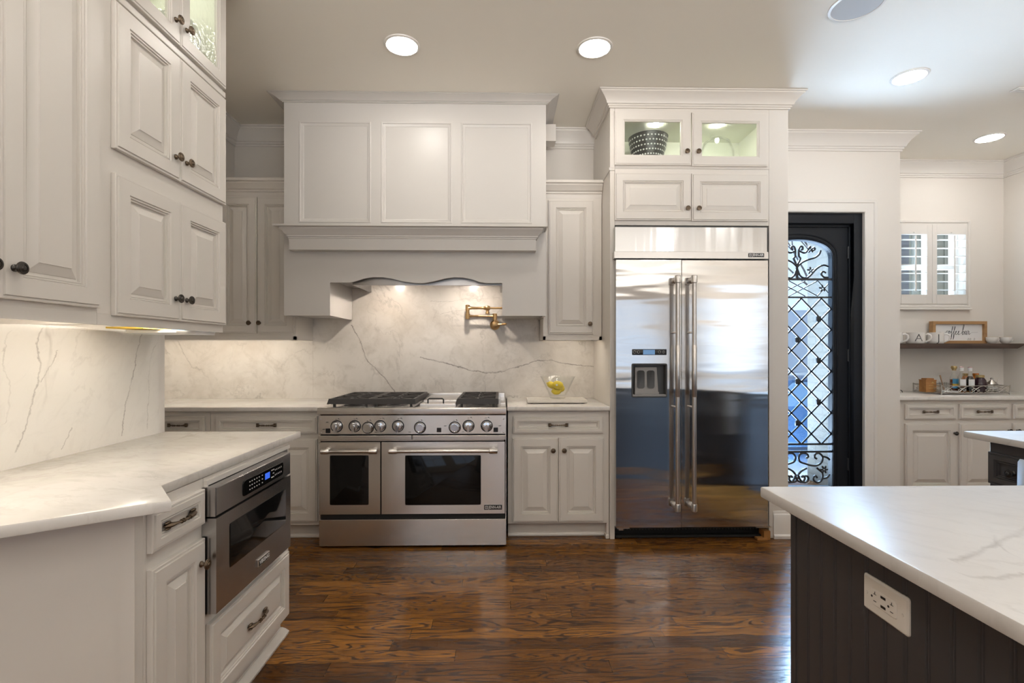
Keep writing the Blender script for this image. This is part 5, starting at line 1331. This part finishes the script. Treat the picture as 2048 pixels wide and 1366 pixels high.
sg = thing('sign', 'wood-framed white coffee bar sign leaning on the wall above the shelf', 'sign', (XU(1918, sy), sy, shz1))
X0, X1, Z0, Z1 = XU(1863.5, sy), XU(1972, sy), shz1+.0005, ZV(642.5, sy, 1918)
SF = Fr((0, sy, 0), (1, 0, 0)); fwid = .028
build('frame', MB(SF).rect(X0, X1, Z0, Z1, [(0, -.03), (0, .012), (.002, .014), (fwid-.002, .014), (fwid, .012), (fwid, -.03)], ring=True), M['frameoak'], sg, 20)
build('board', MB(SF).box(X0+fwid-.004, X1-fwid+.004, -.02, -.008, Z0+fwid-.004, Z1-fwid+.004), M['paper'], sg, 0)
w = X1-X0; h = Z1-Z0
# cursive lettering drawn as strokes (fractions of the sign)
def cur(pts): return [(X0+w*(.27+x*.0470), Z0+h*(.40+y*.16)) for x, y in pts]
wr = MB(SF)
def scr(pts, r=.0016):
    P = [Vector((p[0], -.0072, p[1])) for p in cur(pts)]; S = []
    for i in range(len(P)-1):
        p0, p1, p2, p3 = P[max(i-1, 0)], P[i], P[i+1], P[min(i+2, len(P)-1)]
        for k in range(6):
            t = k/6; S.append(.5*((2*p1)+(p2-p0)*t+(2*p0-5*p1+4*p2-p3)*t*t+(3*p1-p0-3*p2+p3)*t**3))
    S.append(P[-1]); wr.tube(S, r, 6)
scr([(-3.2, .62), (-2.0, .72), (-1.0, .40), (-.3, .55)], .0007)
scr([(.85, .95), (.55, 1.1), (.15, .7), (.1, .25), (.45, .0), (.95, .35)])                    # c
scr([(.95, .35), (1.15, .9), (1.5, 1.05), (1.35, .3), (1.1, .05), (1.0, .35), (1.15, .9), (1.6, .95), (1.9, .75)])   # o
scr([(1.9, .4), (2.5, 1.3), (2.85, 2.1), (2.65, 2.25), (2.4, 1.2), (2.05, -1.0), (1.95, -1.35), (2.2, -.9), (2.45, .1), (2.75, .4)])  # f
scr([(2.75, .4), (3.4, 1.3), (3.75, 2.1), (3.55, 2.25), (3.3, 1.2), (2.95, -1.0), (2.85, -1.35), (3.1, -.9), (3.35, .1), (3.7, .35)])  # f
for k in (0, 1.0): scr([(3.7+k, .35), (4.15+k, .75), (4.2+k, 1.05), (3.95+k, .9), (3.85+k, .3), (4.1+k, .0), (4.7+k, .35)])           # e e
scr([(6.2, .3), (6.9, 1.6), (7.25, 2.6), (7.0, 2.7), (6.7, 1.5), (6.55, .2), (6.75, .0), (7.15, .4), (7.15, .9), (6.85, .95), (7.4, .75)])  # b
scr([(8.1, .95), (7.75, 1.05), (7.45, .5), (7.6, .05), (7.95, .4), (8.15, 1.0), (8.05, .3), (8.25, .0), (8.6, .4)])                       # a
scr([(8.6, .4), (8.8, 1.15), (8.75, .95), (9.15, .95), (9.05, .4), (9.15, .05), (9.6, .35)])                                         # r
scr([(9.6, .35), (10.4, .6), (11.4, .62), (12.6, .66)], .0007)
for x in (8.6, 9.4, 11.0): scr([(x, -1.3), (x+.2, -1.0), (x+.45, -1.05), (x+.4, -1.4), (x+.05, -1.5), (x, -1.3)], .0007)
build('lettering', wr, M['ink'], sg, 60)
# tray with bottles on the counter
ty0, ty1 = 4.235, 4.53
tx0, tx1 = XU(1883, ty0), XU(2020, ty0)
tray = thing('tray', 'silver openwork gallery tray on the coffee counter', 'tray', ((tx0+tx1)/2, ty0, ZT))
zt0, zt1 = ZT+.014, ZT+.075
M['silver'] = mat('tarnished_silver', (.52, .49, .45), .3, 1.0)
M['mirror'] = mat('tray_mirror', (.55, .55, .55), .06, 1.0)
build('base', MB().box(tx0+.004, tx1-.004, ty0+.004, ty1-.004, zt0-.006, zt0), M['mirror'], tray, 0)
ga = MB()
def run(p, q):
    p, q = Vector(p), Vector(q); d = q-p; n = max(1, round(d.length/.13))
    for z, r in ((zt0, .0030), (zt1, .0032)): ga.tube([(p.x, p.y, z), (q.x, q.y, z)], r, 6)
    P = lambda t, z: Vector((p.x+d.x*t, p.y+d.y*t, zt0+(zt1-zt0)*z))
    for i in range(n):
        for f, g in ((0, 1), (1, 0)):
            ga.tube([P((i+s/8)/n, f+(g-f)*(.5+.5*math.sin((s/8-.5)*math.pi*1.0))*.95) for s in range(9)], .0022, 5)
        ga.tube([P((i+.2+.6*s/8)/n, .38+.28*math.sin(math.pi*s/8)) for s in range(9)], .0020, 5)
        ga.tube([P((i+.5-.28)/n, .42), P((i+.5)/n, .0), P((i+.5+.28)/n, .42)], .0020, 5)
for a, b in (((tx0, ty0), (tx1, ty0)), ((tx1, ty0), (tx1, ty1)), ((tx1, ty1), (tx0, ty1)), ((tx0, ty1), (tx0, ty0))): run(a, b)
build('gallery', ga, M['silver'], tray, 60)
tf = MB()
for x, y in ((tx0, ty0), (tx1, ty0), (tx1, ty1), (tx0, ty1)): build('corner_post', MB().lathe([(.006, .0005), (.006, .012), (.0045, .014), (.0045, .078), (.006, .081), (0, .085)], (x, y, ZT), (0, 0, 1), 10), M['silver'], tray)
zt0 += .0006
def bottle(u, v0, Y, R, label, liq, cap, lab=None, fill=.6, ball=False, small=None):
    x = XU(u, Y); h = ZV(v0, Y, u)-zt0
    t = thing('bottle', label, 'bottle', (x, Y, zt0))
    nr = R*.42; c = (x, Y, zt0); hc = h*(.84 if ball else .88)
    build('glass_body', MB().lathe([(R*.92, 0), (R, .005), (R, h*.48), (R*.93, h*.55), (nr*1.15, h*.70), (nr, h*.76), (nr, hc), (nr*.75, hc), (nr*.75, h*.76), (R*.86, h*.54), (R*.92, h*.47), (R*.92, .008), (0, .007)], c, (0, 0, 1), 24, True, False), M['glass'], t, 40)
    fz_ = h*fill
    pr = [(0, .0075), (R*.90, .0085), (R*.90, min(fz_, h*.47))]
    if fz_ > h*.5: pr += [(R*.84, min(fz_, h*.54))]
    if fz_ > h*.6: pr += [(nr*1.0, fz_)]
    pr += [(0, pr[-1][1]+.0003)]
    build('liquid', MB().lathe(pr, c, (0, 0, 1), 24, False, False), M[liq], t, 40)
    if ball: build('cap', MB().lathe([(nr*1.1, hc-.004), (nr*1.2, hc), (nr*1.1, hc+.006), (nr*1.5, hc+.012), (nr*1.75, hc+.024), (nr*1.5, hc+.036), (0, h)], c, (0, 0, 1), 18), M[cap], t, 50)
    else:
        co = build('cap', MB().lathe([(nr*1.15, hc-.012), (nr*1.2, hc-.010), (nr*1.2, h-.002), (0, h)], c, (0, 0, 1), 18), M['film'], t, 40)
        build('cap_top', MB().lathe([(nr*1.22, h-.010), (nr*1.22, h-.002), (0, h+.0008)], c, (0, 0, 1), 18), M[cap], co, 40)
    if lab:
        def wrap(z0, z1, a0, a1, m_, n_, rr=R+.0008):
            k = 8; bl = MB(); L = [[(x+rr_*math.cos(a0+(a1-a0)*i/k), Y+rr_*math.sin(a0+(a1-a0)*i/k), z) for rr_, z in ((rr, zt0+z0), (rr, zt0+z1), (rr-.0006, zt0+z1), (rr-.0006, zt0+z0))] for i in range(k+1)]
            return build(n_, bl.loft(L), M[m_], t, 60)
        for z0, z1, m_, n_ in lab: wrap(h*z0, h*z1, math.radians(-150), math.radians(-30), m_, n_)
    return t
bottle(1908, 732, 4.42, .032, 'amber bottle with a round gold stopper and a blue and yellow label', 'amberglass', 'gold', [(.30, .50, 'blue', 'blue_label'), (.20, .30, 'yellow', 'yellow_label'), (.12, .20, 'blue', 'lower_label')], .50, True)
bottle(1923, 733, 4.36, .030, 'clear syrup bottle with a white label beside the gold-topped bottle', 'brownglass', 'pink', [(.22, .50, 'paper', 'label')], .18)
bottle(1940, 733.5, 4.36, .030, 'dark syrup bottle with a white label beside the dark jar', 'brownglass', 'pink', [(.22, .50, 'paper', 'label')], .62)
def jar(u, v0, Y, R, label, liq, cap):
    x = XU(u, Y); h = ZV(v0, Y, u)-zt0; t = thing('jar', label, 'jar', (x, Y, zt0)); c = (x, Y, zt0)
    build('contents', MB().lathe([(R*.85, 0), (R, .01), (R*1.0, h*.45), (R*.82, h*.70), (R*.55, h*.84), (R*.5, h*.86), (0, h*.86)], c, (0, 0, 1), 24), M[liq], t, 40)
    build('lid', MB().lathe([(R*.58, h*.85), (R*.62, h*.86), (R*.62, h*.985), (R*.55, h), (0, h)], c, (0, 0, 1), 24), M[cap], t, 40)
jar(1951.5, 746.5, 4.47, .036, 'amber honey jar behind the dark bottle', 'honey', 'honey')
jar(1930.5, 746.5, 4.49, .032, 'amber jar half hidden between the two syrup bottles', 'honey', 'gold')
jar(1960, 750, 4.38, .050, 'dark purple jam jar with a gold lid', 'jam', 'gold')
# sugar bowl with lid and spoon
x, Y = XU(1983.5, 4.36), 4.36; h = ZV(755, Y, 1983)-zt0; R = .047
sb = thing('sugar_bowl', 'glass sugar bowl with a pointed silver lid at the end of the tray', 'sugar bowl', (x, Y, zt0)); c = (x, Y, zt0)
build('bowl', MB().lathe([(R*.6, 0), (R*.62, .005), (R*.95, .018), (R, h*.3), (R*.9, h*.48), (R*.84, h*.52), (R*.78, h*.52), (R*.88, h*.3), (R*.8, .02), (0, .012)], c, (0, 0, 1), 28), M['glass'], sb, 40)
build('sugar', MB().lathe([(R*.5, .013), (R*.84, .022), (R*.90, h*.28), (0, h*.34)], c, (0, 0, 1), 20), M['porc'], sb, 40)
build('lid', MB().lathe([(R*.9, h*.52), (R*.92, h*.54), (R*.7, h*.64), (R*.35, h*.76), (R*.14, h*.84), (R*.12, h*.87), (R*.22, h*.91), (R*.22, h*.96), (0, h)], c, (0, 0, 1), 28), M['silver'], sb, 40)
spn = thing('spoon', 'small dark spoon sticking out of the sugar bowl', 'spoon', (x+.05, Y, zt0+h*.5))
q0_, q1 = Vector((x+.030, Y-.004, zt0+h*.50)), Vector((XU(1997.5, Y), Y-.004, ZV(757.5, Y, 1997)))
build('shaft', MB().tube([q0_, q0_.lerp(q1, .5), q1], [.002, .0018, .0035], 6), M['silver'], spn)
build('spoon_bowl', MB().ell(q0_+Vector((-.010, 0, -.018)), .010, .006, .014, 10, 6), M['silver'], spn, 60)
# wooden box with a round lid
Y = 4.31; x0, x1 = XU(1852, Y), XU(1873, Y); h = ZV(759.5, Y, 1862)-zt0
wb = thing('wooden_box', 'small square wooden box with a raised lid on the tray', 'box', ((x0+x1)/2, Y, zt0))
y1b = Y+.075
build('case', MB().box(x0, x1, Y, y1b, zt0, zt0+h, .002), M['boxwood'], wb, 0)
lb = build('lid', MB().box(x0+.012, x1-.012, Y+.010, y1b-.010, zt0+h, zt0+h+.012, .002).box(x0-.002, x1+.002, Y-.002, y1b+.002, zt0+h-.006, zt0+h-.0005, .001), M['boxwood'], wb, 0)
gr = MB()
for k, f in enumerate((.35, .55)): gr.box(x0+.025, x1-.006, Y-.0006, Y+.001, zt0+h*f-.004, zt0+h*f)
gr.prism([(x0+.045, zt0+h*.72), (x0+.075, zt0+h*.72), (x0+.060, zt0+h*.86)], Y-.0006, Y+.001)
build('marking', gr, M['gold'], wb, 0)
# small glasses and a wooden spoon
Y = 4.42
for i, (u, lab) in enumerate(((1886, 'small drinking glass with a wooden scoop standing in it'), (1896, 'small drinking glass beside the amber bottle'))):
    x = XU(u, Y); h = ZV(764, Y, u)-zt0
    t = tag(build('drinking_glass', MB().lathe([(.020, 0), (.024, .004), (.028, h), (.0262, h), (.0225, .010), (0, .008)], (x, Y, zt0), (0, 0, 1), 24), M['glass'], None, 40), lab, 'glass')
x = XU(1886, Y); p1 = Vector((x+.010, Y, zt0+.014)); p2 = Vector((XU(1880, Y), Y, ZV(750.5, Y, 1880)))
tag(build('wooden_scoop', MB().tube([p1, p1.lerp(p2, .5), p1.lerp(p2, .8), p2], [.007, .005, .006, .008], 8, flat=.6), M['spoonwood'], None, 50), 'little wooden scoop leaning out of a small glass', 'scoop')
x = XU(1897, 4.27); 
tag(build('folded_napkin', MB().box(XU(1886, 4.30), XU(1909, 4.30), 4.26, 4.34, zt0, zt0+.010, .003), M['paper'], None, 0), 'folded white napkin lying flat at the front of the tray', 'napkin')
# cable on the counter
tag(build('power_cord', MB().tube([(XU(1790, 4.45), 4.45, ZT+.004), (XU(1799, 4.45), 4.45, ZT+.022), (XU(1803, 4.44), 4.44, ZT+.020), (XU(1805, 4.43), 4.43, ZT+.004)], .0035, 6), M['black'], None, 60), 'short black cord end on the coffee counter by the door wall', 'cord')
